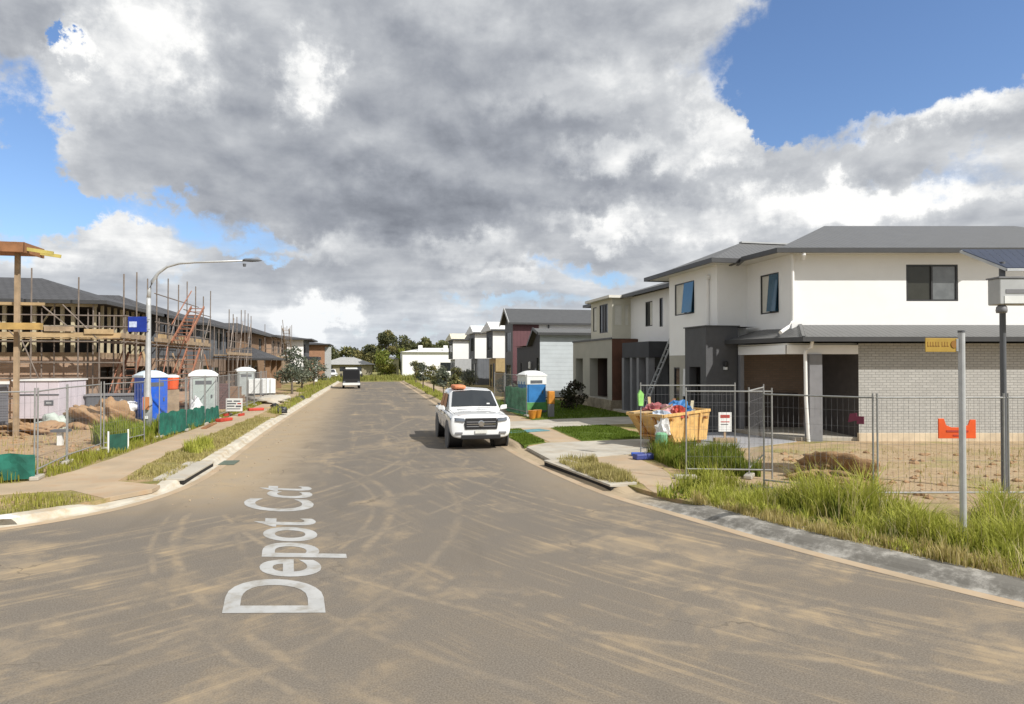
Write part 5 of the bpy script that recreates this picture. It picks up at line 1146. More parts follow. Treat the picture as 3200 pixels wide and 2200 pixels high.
# ------------------------------------------------------------------ pickup
def pickup(label, loc, rz):
    t = thing('pickup_truck', label, 'pickup truck', loc, rz)
    S = [(.00, .40, .76, .86, .50, .90, .72, .87, .94, .70, 1.02, 1.04), (.05, .33, .86, .95, .48, .975, .74, .95, .985, .80, 1.07, 1.09), (.35, .33, .86, .945, .55, .965, .78, .945, 1.02, .80, 1.10, 1.13),
         (.95, .36, .88, .955, .55, .975, .80, .955, 1.06, .82, 1.14, 1.17), (1.5, .36, .88, .96, .55, .975, .82, .96, 1.08, .86, 1.16, 1.20), (3.7, .36, .88, .96, .55, .975, .82, .96, 1.06, .90, 1.13, 1.13),
         (5.15, .46, .88, .95, .60, .965, .84, .95, 1.06, .90, 1.12, 1.12), (5.32, .52, .84, .92, .62, .93, .84, .92, 1.05, .86, 1.10, 1.10)]
    mb = MB(); rings = []
    for y, zb, wb, w1, z1, w2, z2, w3, z3, w4, z4, z5 in S:
        half = [(0, zb), (wb, zb), (w1, z1), (w2, z2), (w3, z3), (w4, z4), (0, z5)]
        full = half + [(-x, z) for x, z in half[-2:0:-1]]
        o = len(mb.v); mb.v += [(x, y, z) for x, z in full]; rings.append((o, len(full)))
    for (o, n), (p_, _) in zip(rings, rings[1:]):
        for k in range(n): mb.f.append((o + k, o + (k + 1) % n, p_ + (k + 1) % n, p_ + k))
    o, n = rings[0]; mb.f.append(tuple(o + k for k in range(n))); o, n = rings[-1]; mb.f.append(tuple(o + k for k in range(n))[::-1])
    body = mb.build('body', M_CARW, None, smooth=True, sub=2)
    cut = MB()
    for y in (.93, 4.12): cut.lathe([(.425, -1.3), (.425, 1.3)], 28, (0, y, .40), 'x')
    # cutters through the whole width, then dark wells inside
    co = cut.build('cutter', M_BLACK)
    bo = body.modifiers.new('b', 'BOOLEAN'); bo.operation = 'DIFFERENCE'; bo.object = co; bo.solver = 'EXACT'
    dg = bpy.context.evaluated_depsgraph_get(); me2 = bpy.data.meshes.new_from_object(body.evaluated_get(dg)); me2.name = 'body'
    body.modifiers.clear(); body.data = me2; body.parent = t
    bpy.data.objects.remove(co)
    for y in (.93, 4.12):
        for s in (-1, 1): MB().lathe([(.42, s * .5), (.42, s * .95)], 28, (0, y, .40), 'x').build('wheel_well', M_BLACK, t)
        for s in (-1, 1):
            ty = MB().lathe([(.24, -.12), (.33, -.125), (.365, -.10), (.372, 0), (.365, .10), (.33, .125), (.24, .12)], 28, (s * .80, y, .372), 'x').build('wheel', M_RUB, t, smooth=True)
            MB().lathe([(.10, 0), (.23, .0), (.245, .05)] if s > 0 else [(.245, -.05), (.23, 0), (.10, 0)], 20, (s * .912, y, .372), 'x').build('rim', M_MGREY, ty)
            MB().lathe([(.43, s * .0), (.475, s * .02), (.475, s * .055), (.43, s * .055)], 28, (s * .925, y, .40), 'x').build('arch_flare', M_DGREY, t)
    C = [(1.28, (.86, 1.13), (.84, 1.17), (.80, 1.19), 1.22), (2.02, (.90, 1.13), (.755, 1.66), (.66, 1.755), 1.80), (2.7, (.91, 1.13), (.765, 1.69), (.67, 1.80), 1.85), (3.5, (.91, 1.12), (.755, 1.69), (.66, 1.79), 1.84), (3.92, (.90, 1.12), (.84, 1.18), (.80, 1.2), 1.21)]
    mb = MB(); rg = []
    for y, a, b, c, zc in C:
        full = [a, b, c, (0, zc), (-c[0], c[1]), (-b[0], b[1]), (-a[0], a[1])]; o = len(mb.v); mb.v += [(x, y, z) for x, z in full]; rg.append(o)
    for o, p_ in zip(rg, rg[1:]):
        for k in range(6): mb.f.append((o + k, o + k + 1, p_ + k + 1, p_ + k))
    mb.f.append(tuple(rg[0] + k for k in range(7))); mb.f.append(tuple(rg[-1] + k for k in range(7))[::-1])
    mb.build('cabin', M_CARW, t, bevel=.03)
    lerp = lambda a, b, k: tuple(a[i] + (b[i] - a[i]) * k for i in range(3))
    def quadpart(name, pts, m, d): mb_ = MB().add([tuple(Vector(p_) + Vector(d)) for p_ in pts] , [tuple(range(len(pts)))]); mb_.build(name, m, t, fix=False)
    L0, L1, M0, M1 = (.78, 1.28, 1.195), (.64, 2.02, 1.765), (0, 1.28, 1.22), (0, 2.02, 1.80)
    b0, b1, b2, b3, c0, c1 = lerp(L0, L1, .10), lerp(L0, L1, .93), None, None, lerp(M0, M1, .08), lerp(M0, M1, .94)
    neg = lambda p_: (-p_[0], p_[1], p_[2])
    ws = MB().add([tuple(Vector(p_) + Vector((0, -.016, .022))) for p_ in (b0, c0, c1, b1, neg(b0), neg(b1))], [(0, 3, 2, 1), (1, 2, 5, 4)]).build('windscreen', M_GLASS, t, fix=False)
    for s in (-1, 1):
        side = lambda y, k: (s * (.91 + (.76 - .91) * k + .014), y, 1.13 + (1.69 - 1.13) * k)
        for nm, ys in (('side_window', ((1.80, .16), (2.10, .90), (2.72, .92), (2.72, .14))), ('side_window', ((2.82, .14), (2.82, .92), (3.38, .90), (3.62, .16)))):
            MB().add([side(*q) for q in ys], [(0, 1, 2, 3) if s < 0 else (3, 2, 1, 0)]).build(nm, M_GLASS, t, fix=False)
        mr_ = MB().add([(s * .93, 1.72, 1.13), (s * .97, 1.66, 1.13), (s * 1.17, 1.70, 1.15), (s * 1.17, 1.76, 1.15), (s * .93, 1.76, 1.13), (s * .95, 1.70, 1.24), (s * .98, 1.65, 1.29), (s * 1.17, 1.69, 1.29), (s * 1.17, 1.76, 1.28), (s * .95, 1.77, 1.24)],
                       [(0, 1, 2, 3, 4), (9, 8, 7, 6, 5), (0, 5, 6, 1), (1, 6, 7, 2), (2, 7, 8, 3), (3, 8, 9, 4), (4, 9, 5, 0)]).build('mirror', M_CARW, t, bevel=.015)
        hv = [(.52, -.05, .885), (.80, -.02, .90), (.955, .16, .93), (.955, .20, .985), (.80, .0, 1.005), (.53, -.035, .985)]
        MB().add([(s * x, y, z) for x, y, z in hv] + [(s * x * .94, y + .14, z) for x, y, z in hv], [(0, 1, 4, 5), (1, 2, 3, 4), (6, 7, 1, 0), (7, 8, 2, 1), (5, 4, 10, 11), (4, 3, 9, 10), (0, 5, 11, 6), (2, 8, 9, 3)]).build('headlight', M_LAMP, t, bevel=.008)
        MB().box(s * .58, s * .80, -.03, .06, .50, .56).build('fog_recess', M_MGREY, t, bevel=.01)
    MB().add([(-.50, -.018, .64), (.50, -.018, .64), (.53, -.018, .80), (.49, -.006, .985), (-.49, -.006, .985), (-.53, -.018, .80)] + [(x, .08, z) for x, z in ((-.50, .64), (.50, .64), (.53, .80), (.49, .985), (-.49, .985), (-.53, .80))],
             [(0, 1, 2, 3, 4, 5), (0, 6, 7, 1), (1, 7, 8, 2), (2, 8, 9, 3), (3, 9, 10, 4), (4, 10, 11, 5), (5, 11, 6, 0)]).build('grille', M_BLACK, t)
    for z in (.73, .80, .87): MB().box(-.46, .46, -.032, -.016, z - .012, z + .012).build('grille_bar', M_CHROME if z == .80 else M_MGREY, t)
    MB().lathe([(.07, -.050), (.10, -.045), (.10, -.03), (.07, -.03)], 18, (0, 0, .82), 'y').build('badge', M_CHROME, t)
    MB().box(-.62, .62, -.02, .2, .33, .47).build('lower_grille', M_BLACK, t, bevel=.02); MB().box(-.19, .19, -.03, -.015, .515, .61).build('number_plate', M_PLATE, t)
    for s in (-.35, .3): MB().beam((s - .22, 1.24, 1.225), (s + .22, 1.22, 1.22), .02, .015).build('wiper', M_BLACK, t)
    for s in (-1, 1):
        for y in (1.78, 2.77, 3.72): MB().beam((s * .972, y, .56), (s * .955, y, 1.10), .012, .012).build('door_seam', M_BLACK, t)
        for y in (2.55, 3.48): MB().box(s * .965, s * .995, y - .1, y + .1, .93, .965).build('door_handle', M_CHROME, t, bevel=.006)
        MB().beam((s * .80, .28, 1.115), (s * .83, 1.25, 1.175), .012, .012).build('bonnet_seam', M_DGREY, t)
    MB().beam((-.72, .10, 1.06), (.72, .10, 1.06), .012, .014).build('bonnet_seam', M_DGREY, t)
    MB().box(.42, .52, 1.395, 1.405, 1.30, 1.37).build('windscreen_sticker', M_WHITEP, t)
    MB().box(-.85, .85, 3.95, 5.2, 1.13, 1.16).build('tray_cover', M_BLACK, t); MB().tube([(-.62, 3.98, 1.14), (-.55, 3.98, 1.62), (.55, 3.98, 1.62), (.62, 3.98, 1.14)], .035, 8).build('sports_bar', M_CHROME, t)
    return t
pickup('white dual-cab pickup parked at the right kerb facing the camera', (3.42, 20.55, 0.004), R(0))
t = thing('roof_bundle', 'orange bundle lying on the white pickup roof', 'bundle', (3.02, 23.0, 1.815), R(0)); MB().box(-.2, .2, -.5, .5, 0, .13).build('bundle', mat('faded_orange_fabric', (.62, .22, .10), .7, var=.3, vs=5), t, bevel=.05)
# far delivery truck
t = thing('delivery_truck', 'small dark-fronted truck with white top parked far down on the left side of the road', 'truck', (-1.75, 69.5, 0.004), R(2))
MB().add([(-.88, 0, .35), (.88, 0, .35), (.88, 1.7, .35), (-.88, 1.7, .35), (-.88, 0, 1.0), (.88, 0, 1.0), (-.82, .3, 1.95), (.82, .3, 1.95), (.85, 1.7, 2.0), (-.85, 1.7, 2.0)], [(3, 2, 1, 0), (0, 1, 5, 4), (4, 5, 7, 6), (6, 7, 8, 9), (1, 2, 8, 7, 5), (0, 4, 6, 9, 3), (2, 3, 9, 8)]).build('cab', mat('matt_black_cab', (.018, .018, .019), .7, spec=.2), t, bevel=.06)
MB().add([(-.78, -.005, 1.0), (.78, -.005, 1.0), (.72, .26, 1.85), (-.72, .26, 1.85)], [(0, 1, 2, 3)]).build('windscreen', mat('matt_black_glass', (.010, .010, .011), .7, var=.05, spec=.15), t, fix=False)  # matt near-black pane, low specular so it hardly mirrors the sky
MB().box(-.8, .8, -.02, .05, .62, 1.0).build('front_panel', M_BLACK, t); MB().box(-.86, .86, -.06, .1, .36, .6).build('bumper', M_WHITEP, t, bevel=.02)
for s in (-1, 1):
    MB().box(s * .6, s * .82, -.03, .03, .62, .78).build('headlight', M_LAMP, t); MB().box(s * .95, s * 1.1, .2, .26, 1.2, 1.55).build('mirror', M_BLACK, t)
    for y in (.8, 3.6): MB().lathe([(.2, -.11), (.36, -.11), (.38, 0), (.36, .11), (.2, .11)], 18, (s * .78, y, .38), 'x').build('wheel', M_RUB, t)
MB().box(-.84, .84, 1.85, 4.6, .75, 1.97).build('box_body', M_MGREY, t, bevel=.03); MB().box(-.6, .6, .5, 1.5, 1.96, 2.12).build('roof_fairing', M_WHITEP, t, bevel=.05)
# white tipper trailer on the left lot edge
t = thing('tray_trailer', 'white high-sided trailer with dark wheels parked by the left fence', 'trailer', (-7.3, 48.6, .13), R(12)); t.scale = (.85, .85, .78)
MB().box(-1.0, 1.0, -1.6, 1.8, .62, 1.85).build('tray', M_WHITEP, t, bevel=.02)
for x in (-.6, 0, .6): MB().box(x - .04, x + .04, -1.63, -1.6, .62, 1.85).build('rib', M_LGREY, t)
for s in (-1, 1):
    MB().lathe([(.2, -.1), (.34, -.1), (.36, 0), (.34, .1), (.2, .1)], 18, (s * .95, .1, .36), 'x').build('wheel', M_RUB, t); MB().box(s * .85, s * 1.08, -.4, .6, .72, .78).build('mudguard', M_BLACK, t)
MB().beam((0, -1.6, .55), (0, -2.7, .5), .1, .1).build('drawbar', M_BLACK, t); MB().box(-.9, .9, -1.5, 1.7, .48, .6).build('chassis', M_BLACK, t)
def small_car(label, loc, rz):
    t = thing('parked_car', label, 'car', loc, rz, 'white cars parked at the far street end')
    prof = [(0, .35), (0, .75), (.15, .85), (1.0, .98), (1.6, 1.42), (2.9, 1.46), (3.7, 1.0), (4.2, .95), (4.25, .35)]
    mb = MB().prism([(y, z) for y, z in prof], -.85, .85); mb.v = [(z, x, y) for x, y, z in mb.v]; mb.build('body', M_CARW, t, bevel=.08)
    MB().add([(-.72, .98, 1.0), (.72, .98, 1.0), (.66, 1.52, 1.38), (-.66, 1.52, 1.38)], [(0, 1, 2, 3)]).build('windscreen', M_GLASS, t, fix=False)
    for s in (-1, 1):
        MB().add([(s * .856, 1.2, 1.02), (s * .856, 1.68, 1.37), (s * .856, 2.85, 1.38), (s * .856, 3.4, 1.03)], [(0, 1, 2, 3)]).build('side_window', M_GLASS, t)
        for y in (.8, 3.4): MB().lathe([(.15, -.1), (.3, -.1), (.31, 0), (.3, .1), (.15, .1)], 16, (s * .78, y, .31), 'x').build('wheel', M_RUB, t)
        MB().box(s * .5, s * .8, -.02, .03, .62, .76).build('headlight', M_LAMP, t)
    MB().box(-.45, .45, -.02, .02, .45, .6).build('grille', M_BLACK, t); return t
c1 = small_car('white car at the far street end, nearer the brick townhouse', (-5.6, 107, .13), R(15)); dup(c1, (-3.4, 110, .13), R(-20), 'white car at the far street end, nearer the road')

# ------------------------------------------------------------------ building materials stacked behind the left fence
def stack(label, loc, rz, n, L, m, m2, w_=.9):
    t = thing('timber_stack', label, 'timber stack', loc, rz, 'building materials stacked on the left lots'); r = random.Random(int(loc[1] * 10))
    for x in (-L * .35, L * .35): MB().box(x - .05, x + .05, -w_ / 2, w_ / 2, 0, .1).build('bearer', M_TIMBER2, t)
    for k in range(n):
        for q in range(4):
            y = -w_ / 2 + w_ * (q + .5) / 4 + r.uniform(-.03, .03); d = r.uniform(-.18, .18)
            MB().box(-L / 2 + d, L / 2 + d, y - w_ / 8 + .01, y + w_ / 8 - .01, .1 + k * .09, .1 + k * .09 + .085).build('board', m if (q + k) % 3 else m2, t)
stack('low stack of weathered boards behind the fence past the brick pallets', (-8.3, 43.4, .13), R(80), 5, 2.6, M_TIMBER2, M_TIMB_O)
stack('stack of dark orange formwork boards between the grey toilets', (-8.6, 35.3, .13), R(70), 7, 2.2, M_TIMB_O, M_TIMBER2)
stack('pale pine board stack near the soil heap', (-12.2, 31.6, .13), R(8), 4, 2.4, M_TIMBER, M_STUD)
for i, (x, y, lb_) in enumerate(((-9.6, 38.8, 'red-brown brick pallet at the foot of the scaffold stair'), (-9.4, 46.4, 'red-brown brick pallet half hidden by the far grey toilet'))):
    t = thing('brick_pallet', lb_, 'brick pallet', (x, y, .13), R(10 + 30 * i)); MB().box(-.55, .55, -.55, .55, 0, .14).build('pallet', M_TIMBER, t); MB().box(-.5, .5, -.5, .5, .14, 1.0).build('bricks', MATS['stacked_bricks'] if 'stacked_bricks' in MATS else M_BRK_B, t)
for i, (x, y, a_) in enumerate(((-10.75, 35.0, 8), (-10.8, 40.6, -6), (-10.75, 47.2, 10))):
    t = thing('leaning_board', ('long board leaning on the scaffold nearest the street lamp', 'long board leaning on the scaffold below the red stair', 'long board leaning on the far end of the stair scaffold')[i], 'board', (x + .9, y, .13), 0)
    MB().beam((0, 0, 0), (-.85, math.sin(R(a_)) * 2, 3.1), .2, .04, (1, 0, 0)).build('board', (M_TIMBER, M_TIMBER2, M_TIMB_O)[i], t)
# ------------------------------------------------------------------ left yard clutter
t = thing('site_cabin', 'pale pinkish site container with a dark plate behind the left fence', 'site container', (-12.95, 29.9, .13), math.atan2(-.12, 1))
PNK = lined('pale_pink_sheet', (.62, .56, .60), .45, 'u', .05, .3, .6, .06)
MB().box(-.85, .85, 0, 2.0, .35, 1.85).build('body', PNK, t, bevel=.02); MB().box(-.86, .86, -.02, 0.0, 1.28, 1.33).build('dark_rail', M_DGREY, t); MB().box(-.9, .9, -.05, 2.05, 1.85, 1.9).build('lid', M_WHITEP, t)
MB().box(.32, .66, -.02, -.001, .88, 1.08).build('plate', M_DGREY, t); MB().box(.39, .59, -.024, -.02, .95, 1.01).build('plate_mark', M_LGREY, t)
for x in (-.6, .6): MB().box(x - .1, x + .1, .2, 1.8, 0, .35).build('support', M_TIMBER2, t)
t = thing('roller_door_leaf', 'grey roller door panel standing at the left edge behind the timber post', 'roller door', (-14.75, 29.3, .13), R(-5)); MB().box(-1.1, 1.1, 0, .12, 0.15, 1.75).build('leaf', M_GARAGE, t); MB().box(-1.12, 1.12, -.02, .14, 1.75, 1.86).build('head_rail', M_WHITEP, t); MB().box(-1.0, 1.0, -.1, .2, 0, .15).build('sill', M_DGREY, t)
lump('soil_heap', 'brown soil heap behind the left fence, beside the blue toilet', 'soil heap', (-10.3, 29.2, .1), (1.15, .8, .75), M_HEAP, 11, 5, amp=.3)
lump('soil_heap', 'low mossy soil heap under the pinkish container', 'soil heap', (-12.0, 27.3, .1), (1.0, .6, .32), M_HEAP, 12, 5, amp=.35)
lump('soil_heap', 'crumbly reddish soil heap on the right building lot', 'soil heap', (10.2, 13.2, .1), (.80, .7, .36), M_HEAP, 13, 5, amp=.5)
lump('soil_heap', 'small clod heap between the fence and the reddish soil heap', 'soil heap', (9.6, 12.1, .1), (.5, .38, .16), M_HEAP, 14, 5, amp=.5)
lump('bulk_bag', 'crumpled white bulk bag lying on the brown soil heap', 'bag', (-9.75, 30.1, .72), (.5, .4, .30), M_BAGW, 21, 3)
lump('bulk_bag', 'pale green tarpaulin bundle at the foot of the pinkish container', 'bag', (-11.9, 28.9, .12), (.5, .35, .45), mat('pale_green_tarp', (.50, .56, .50), .7, var=.12, bump=.5, bs=8), 22, 3)
lump('bulk_bag', 'white bag near the grey toilet by the fence', 'bag', (-7.3, 31.0, .12), (.3, .3, .75), M_BAGW, 23, 3)
lump('rubble_pile', 'pale rubble pile beside the white trailer', 'rubble', (-6.4, 45.0, .1), (1.3, 1.4, .35), M_CONC, 24, 3, amp=.5)
t = thing('generator', 'dark grey machine with pale label beside the soil heap', 'machine', (-11.0, 32.2, .13), R(10)); MB().box(-.9, .9, -.5, .5, .2, 1.15).build('body', M_DGREY, t, bevel=.05); MB().box(-.05, .1, -.52, -.505, .55, .85).build('label_plate', M_WHITEP, t); MB().box(-.95, .95, -.55, .55, 1.15, 1.22).build('cover', M_MGREY, t)
for x in (-.7, .7): MB().lathe([(.1, -.08), (.2, -.08), (.2, .08), (.1, .08)], 14, (x, -.5, .2), 'y').build('wheel', M_RUB, t)
t = thing('meter_post', 'short white meter post with dark cap behind the left fence', 'post', (-9.45, 23.4, .13)); MB().box(-.07, .07, -.07, .07, 0, .42).build('post', M_WHITEP, t); MB().box(-.22, .26, -.16, .16, .42, .5).build('cap', M_DGREY, t)
t = thing('brick_pallet', 'dark red-brown stack of bricks on a pallet behind the left fence', 'brick pallet', (-7.75, 37.6, .13), R(5)); MB().box(-.55, .55, -.55, .55, 0, .14).build('pallet', M_TIMBER, t)
MB().box(-.5, .5, -.5, .5, .14, 1.45).build('bricks', brick('stacked_bricks', (.16, .08, .07), (.12, .06, .055), (.04, .03, .03)), t)
t = thing('brick_pallet', 'paler brick pallet farther along behind the left fence', 'brick pallet', (-7.7, 40.3, .13), R(-4)); MB().box(-.55, .55, -.55, .55, 0, .14).build('pallet', M_TIMBER, t); MB().box(-.5, .5, -.5, .5, .14, 1.2).build('bricks', M_BRK_T, t)
for i, (x, y, l, a_) in enumerate(((-6.3, 28.9, 2.2, 92), (-6.25, 31.6, 1.6, 80), (-5.6, 39.5, 1.8, 60), (-4.8, 42.0, 2.4, 100))):
    t = thing('timber_plank', ('long dark plank lying at the foot of the green cloth fence', 'short plank near the red fence foot', 'plank on the left verge among weeds', 'pale plank near the left kerb')[i], 'plank', (x, y, .145), R(a_)); MB().box(-l / 2, l / 2, -.09, .09, 0, .05).build('board', (M_TIMB_O, M_TIMBER2, M_TIMBER, M_TIMBER)[i], t)
for i, (x, y) in enumerate(((-5.0, 38.5), (-4.35, 35.8), (-4.6, 47.5))):
    lump('debris', ('dark debris lump in the left verge weeds', 'dark debris lump close to the left kerb', 'dark debris lump far along the left verge')[i], 'debris', (x, y, .13), (.28, .25, .22), M_BLACK, 31 + i, 2, amp=.5)
t = thing('paper_scrap', 'blue-green paper scrap on the grass beside the pickup', 'litter', (5.7, 24.3, .146), R(20)); MB().box(-.9, .9, -.35, .35, 0, .02).build('sheet', mat('teal_sheet', (.10, .24, .27), .7, var=.3, vs=3), t)
lump('concrete_scrap', 'white concrete slab scrap on the left kerb corner', 'debris', (-5.9, 12.62, .15), (.22, .09, .035), M_WHITE, 41, 2)

def clods(name, poly, n, smax, seed, m):
    r = np.random.default_rng(seed); P = np.array(poly); lo, hi = P.min(0), P.max(0); mb = MB(); k = 0
    bm = bmesh.new(); bmesh.ops.create_icosphere(bm, subdivisions=1, radius=1); VV = [v.co.copy() for v in bm.verts]; FF = [tuple(v.index for v in f.verts) for f in bm.faces]; bm.free()
    while k < n:
        x, y = r.uniform(lo[0], hi[0]), r.uniform(lo[1], hi[1])
        if not inside(np.array([x]), np.array([y]), poly)[0]: continue
        s_ = smax * (.15 + .85 * r.random() ** 4); k += 1
        mb.add([(x + v.x * s_ * r.uniform(.6, 1.3), y + v.y * s_ * r.uniform(.6, 1.3), .135 + v.z * s_ * r.uniform(.4, .8)) for v in VV], FF)
    o = mb.build(name, m, fix=False); o['kind'] = 'stuff'; return o
# ------------------------------------------------------------------ vegetation
def leaf_mat(name, trans=.35, rough=.7):
    m, t, b = newmat(name)
    at = t.n('ShaderNodeAttribute', attribute_name='Col'); t.set(b.inputs['Base Color'], at.outputs['Color']); b.inputs['Roughness'].default_value = rough; b.inputs['Specular IOR Level'].default_value = .2
    tr = t.n('ShaderNodeBsdfTranslucent'); t.set(tr.inputs['Color'], at.outputs['Color'])
    mx = t.n('ShaderNodeMixShader'); mx.inputs[0].default_value = trans
    t.t.links.new(b.outputs[0], mx.inputs[1]); t.t.links.new(tr.outputs[0], mx.inputs[2]); t.t.links.new(mx.outputs[0], t.t.nodes['Material Output'].inputs[0])
    return m
M_BLADE = leaf_mat('grass_blades', .4); M_LEAF = leaf_mat('tree_leaves', .3)
def mesh_np(name, V, F4, F3, colr, m):
    me_ = bpy.data.meshes.new(name); nv = len(V); me_.vertices.add(nv); me_.vertices.foreach_set('co', np.asarray(V, dtype=np.float32).ravel())
    n4, n3 = len(F4), len(F3); nl = n4 * 4 + n3 * 3
    me_.loops.add(nl); me_.loops.foreach_set('vertex_index', np.concatenate([np.asarray(F4, dtype=np.int32).ravel(), np.asarray(F3, dtype=np.int32).ravel()]) if n3 else np.asarray(F4, dtype=np.int32).ravel())
    me_.polygons.add(n4 + n3); st = np.concatenate([np.arange(n4) * 4, n4 * 4 + np.arange(n3) * 3]).astype(np.int32)
    me_.polygons.foreach_set('loop_start', st)
    me_.update(calc_edges=True); me_.validate()
    ca_ = me_.attributes.new('Col', 'FLOAT_COLOR', 'POINT'); ca_.data.foreach_set('color', np.concatenate([colr, np.ones((nv, 1))], 1).astype(np.float32).ravel())
    me_.materials.append(m); return me_
def inside(px, py, poly):
    r = np.zeros(len(px), bool); n = len(poly)
    for i in range(n):
        x1, y1 = poly[i]; x2, y2 = poly[(i + 1) % n]
        c = ((y1 > py) != (y2 > py)) & (px < (x2 - x1) * (py - y1) / (y2 - y1 + 1e-12) + x1); r ^= c
    return r
def vnoise(x, y, s, seed):
    r = np.random.default_rng(seed); tot = 0
    for k in range(5):
        a = r.uniform(0, 6.28); f = s * (1 + .6 * k); tot = tot + np.sin((x * math.cos(a) + y * math.sin(a)) * f + r.uniform(0, 6.28)) * np.cos((x * math.sin(a) * .7 - y * math.cos(a)) * f * .8 + r.uniform(0, 6.28))
    return tot / 2.2
GRN = [(.40, .42, .075), (.50, .50, .11), (.27, .32, .05), (.56, .49, .17), (.58, .49, .25)]
DRY = [(.42, .37, .14), (.48, .41, .20), (.33, .31, .09), (.28, .29, .07), (.52, .44, .25)]
LUSH = [(.12, .18, .02), (.16, .22, .03), (.10, .15, .018), (.22, .25, .045)]
def grass(name, label_kind, poly, n, h0, h1, wd, pal, z=.13, clump=1.6, gap=.0, lean=.45, seed=1, hfun=None):
    r = np.random.default_rng(seed); P = np.array(poly); lo, hi = P.min(0), P.max(0)
    x = r.uniform(lo[0], hi[0], n * 4); y = r.uniform(lo[1], hi[1], n * 4); k = inside(x, y, poly)
    cn = vnoise(x, y, clump, seed); k &= (cn > gap - .9 + r.uniform(-.5, .5, len(x)))
    x, y, cn = x[k][:n], y[k][:n], cn[k][:n]; N = len(x)
    h = (h0 + (h1 - h0) * np.clip(.42 + .62 * cn + r.normal(0, .24, N), .02, 1.3))
    if hfun is not None: h = h * hfun(x, y)
    th = r.uniform(0, 2 * np.pi, N); ln = r.uniform(.1, 1, N) * lean * h; la = th + r.normal(0, .5, N)
    w_ = wd * r.uniform(.6, 1.3, N); cx, cy = np.cos(th + np.pi / 2) * w_ / 2, np.sin(th + np.pi / 2) * w_ / 2
    lx, ly = np.cos(la) * ln, np.sin(la) * ln; zz = np.full(N, z)
    V = np.stack([np.stack([x - cx, y - cy, zz - .02], 1), np.stack([x + cx, y + cy, zz - .02], 1), np.stack([x + lx * .35 + cx * .8, y + ly * .35 + cy * .8, zz + h * .6], 1),
                  np.stack([x + lx * .35 - cx * .8, y + ly * .35 - cy * .8, zz + h * .6], 1), np.stack([x + lx, y + ly, zz + h * .93], 1)], 1).reshape(-1, 3)
    b = np.arange(N)[:, None] * 5; F4 = b + np.array([0, 1, 2, 3]); F3 = b + np.array([3, 2, 4])
    pal = np.array(pal); ci = np.clip((np.abs(r.normal(0, .9, N)) + np.clip(-cn, 0, 1)).astype(int), 0, len(pal) - 1); c = pal[ci] * r.uniform(.75, 1.2, (N, 1))
    me_ = mesh_np(name, V, F4, F3, np.repeat(c, 5, 0), M_BLADE)
    o = bpy.data.objects.new(name, me_); COL.objects.link(o); o['kind'] = 'stuff'; return o
kr = [p for p in offset(RKs, .50) if 3.2 < p[1] < 11.75]; kr0 = [p for p in offset(RKs, .36) if 3.2 < p[1] < 11.75]
edge_d = lambda x, y: np.clip(np.min(np.stack([np.hypot(x - a, y - b) for a, b in kr0]), 0) / 1.3, .28, 1.) * np.clip(.85 + .55 * vnoise(x, y, .95, 91), .38, 1.3)
grass('long_grass', '', kr + [(16, 3.2), (16, 8.4), (12.5, 9.3), (10.4, 9.5), (9.3, 9.0), (8.7, 10.2), (8.0, 11.0), (7.9, 12.5), (7.3, 12.9), (6.3, 12.75), (5.5, 12.2)], 44000, .10, .66, .014, GRN, seed=3, clump=2.5, hfun=edge_d, lean=.95, gap=.62)
grass('seed_stalks', '', kr + [(16, 3.2), (16, 8.4), (12.5, 9.3), (10.4, 9.5), (9.3, 9.0), (8.7, 10.2), (8.0, 11.0), (7.9, 12.5), (7.3, 12.9)], 2600, .35, .85, .009, [(.60, .52, .28), (.55, .47, .20), (.50, .48, .16)], seed=34, clump=2.5, hfun=edge_d, lean=.6, gap=.7)
grass('dark_weeds', '', kr + [(16, 3.2), (16, 8.4), (12.5, 9.3), (10.4, 9.5), (9.3, 9.0), (8.7, 10.2), (8.0, 11.0), (7.9, 12.5), (7.3, 12.9), (6.3, 12.75), (5.5, 12.2)], 12000, .06, .34, .035, [(.14, .19, .03), (.20, .23, .045), (.30, .27, .09), (.10, .13, .03)], seed=33, clump=3.1, hfun=edge_d, lean=1.0)
grass('straw_fringe', '', kr0 + [p for p in offset(RKs, .80) if 3.2 < p[1] < 11.75][::-1], 14000, .04, .24, .013, [(.46, .38, .15), (.52, .44, .22), (.36, .33, .10), (.40, .28, .11)], seed=4, gap=.05, clump=3.)
grass('weeds', '', [(7.45, 14.0), (8.7, 13.6), (9.3, 16.0), (9.0, 17.4), (7.5, 17.3), (7.3, 15.5)], 7000, .20, .60, .022, [(.17, .22, .03), (.26, .28, .05), (.38, .34, .09), (.12, .16, .03)], seed=5, clump=2.5)
grass('straw_grass', '', [(4.95, 13.5), (5.66, 13.4), (5.7, 17.0), (4.75, 17.0), (4.8, 15)], 6000, .06, .26, .016, DRY, seed=6, z=.12, gap=.25, clump=2.2)
grass('verge_grass', '', [(-4.35, 15.9), (-4.3, 22), (-4.38, 31), (-4.35, 33), (-5.2, 33), (-5.5, 24.3), (-5.5, 18.7), (-5.25, 16.2)], 15000, .03, .13, .018, DRY, seed=7, gap=.15, clump=1.8)
grass('verge_grass', '', [(-6.7, 12.7), (-5.6, 13.3), (-5.05, 14.0), (-5.95, 15.0), (-7.2, 14.7), (-12, 13.9), (-20, 11.8), (-20, 9.4), (-12, 11.1), (-8.3, 12.15)], 13000, .04, .16, .018, [(.36, .35, .08), *DRY], seed=8, clump=1.4)
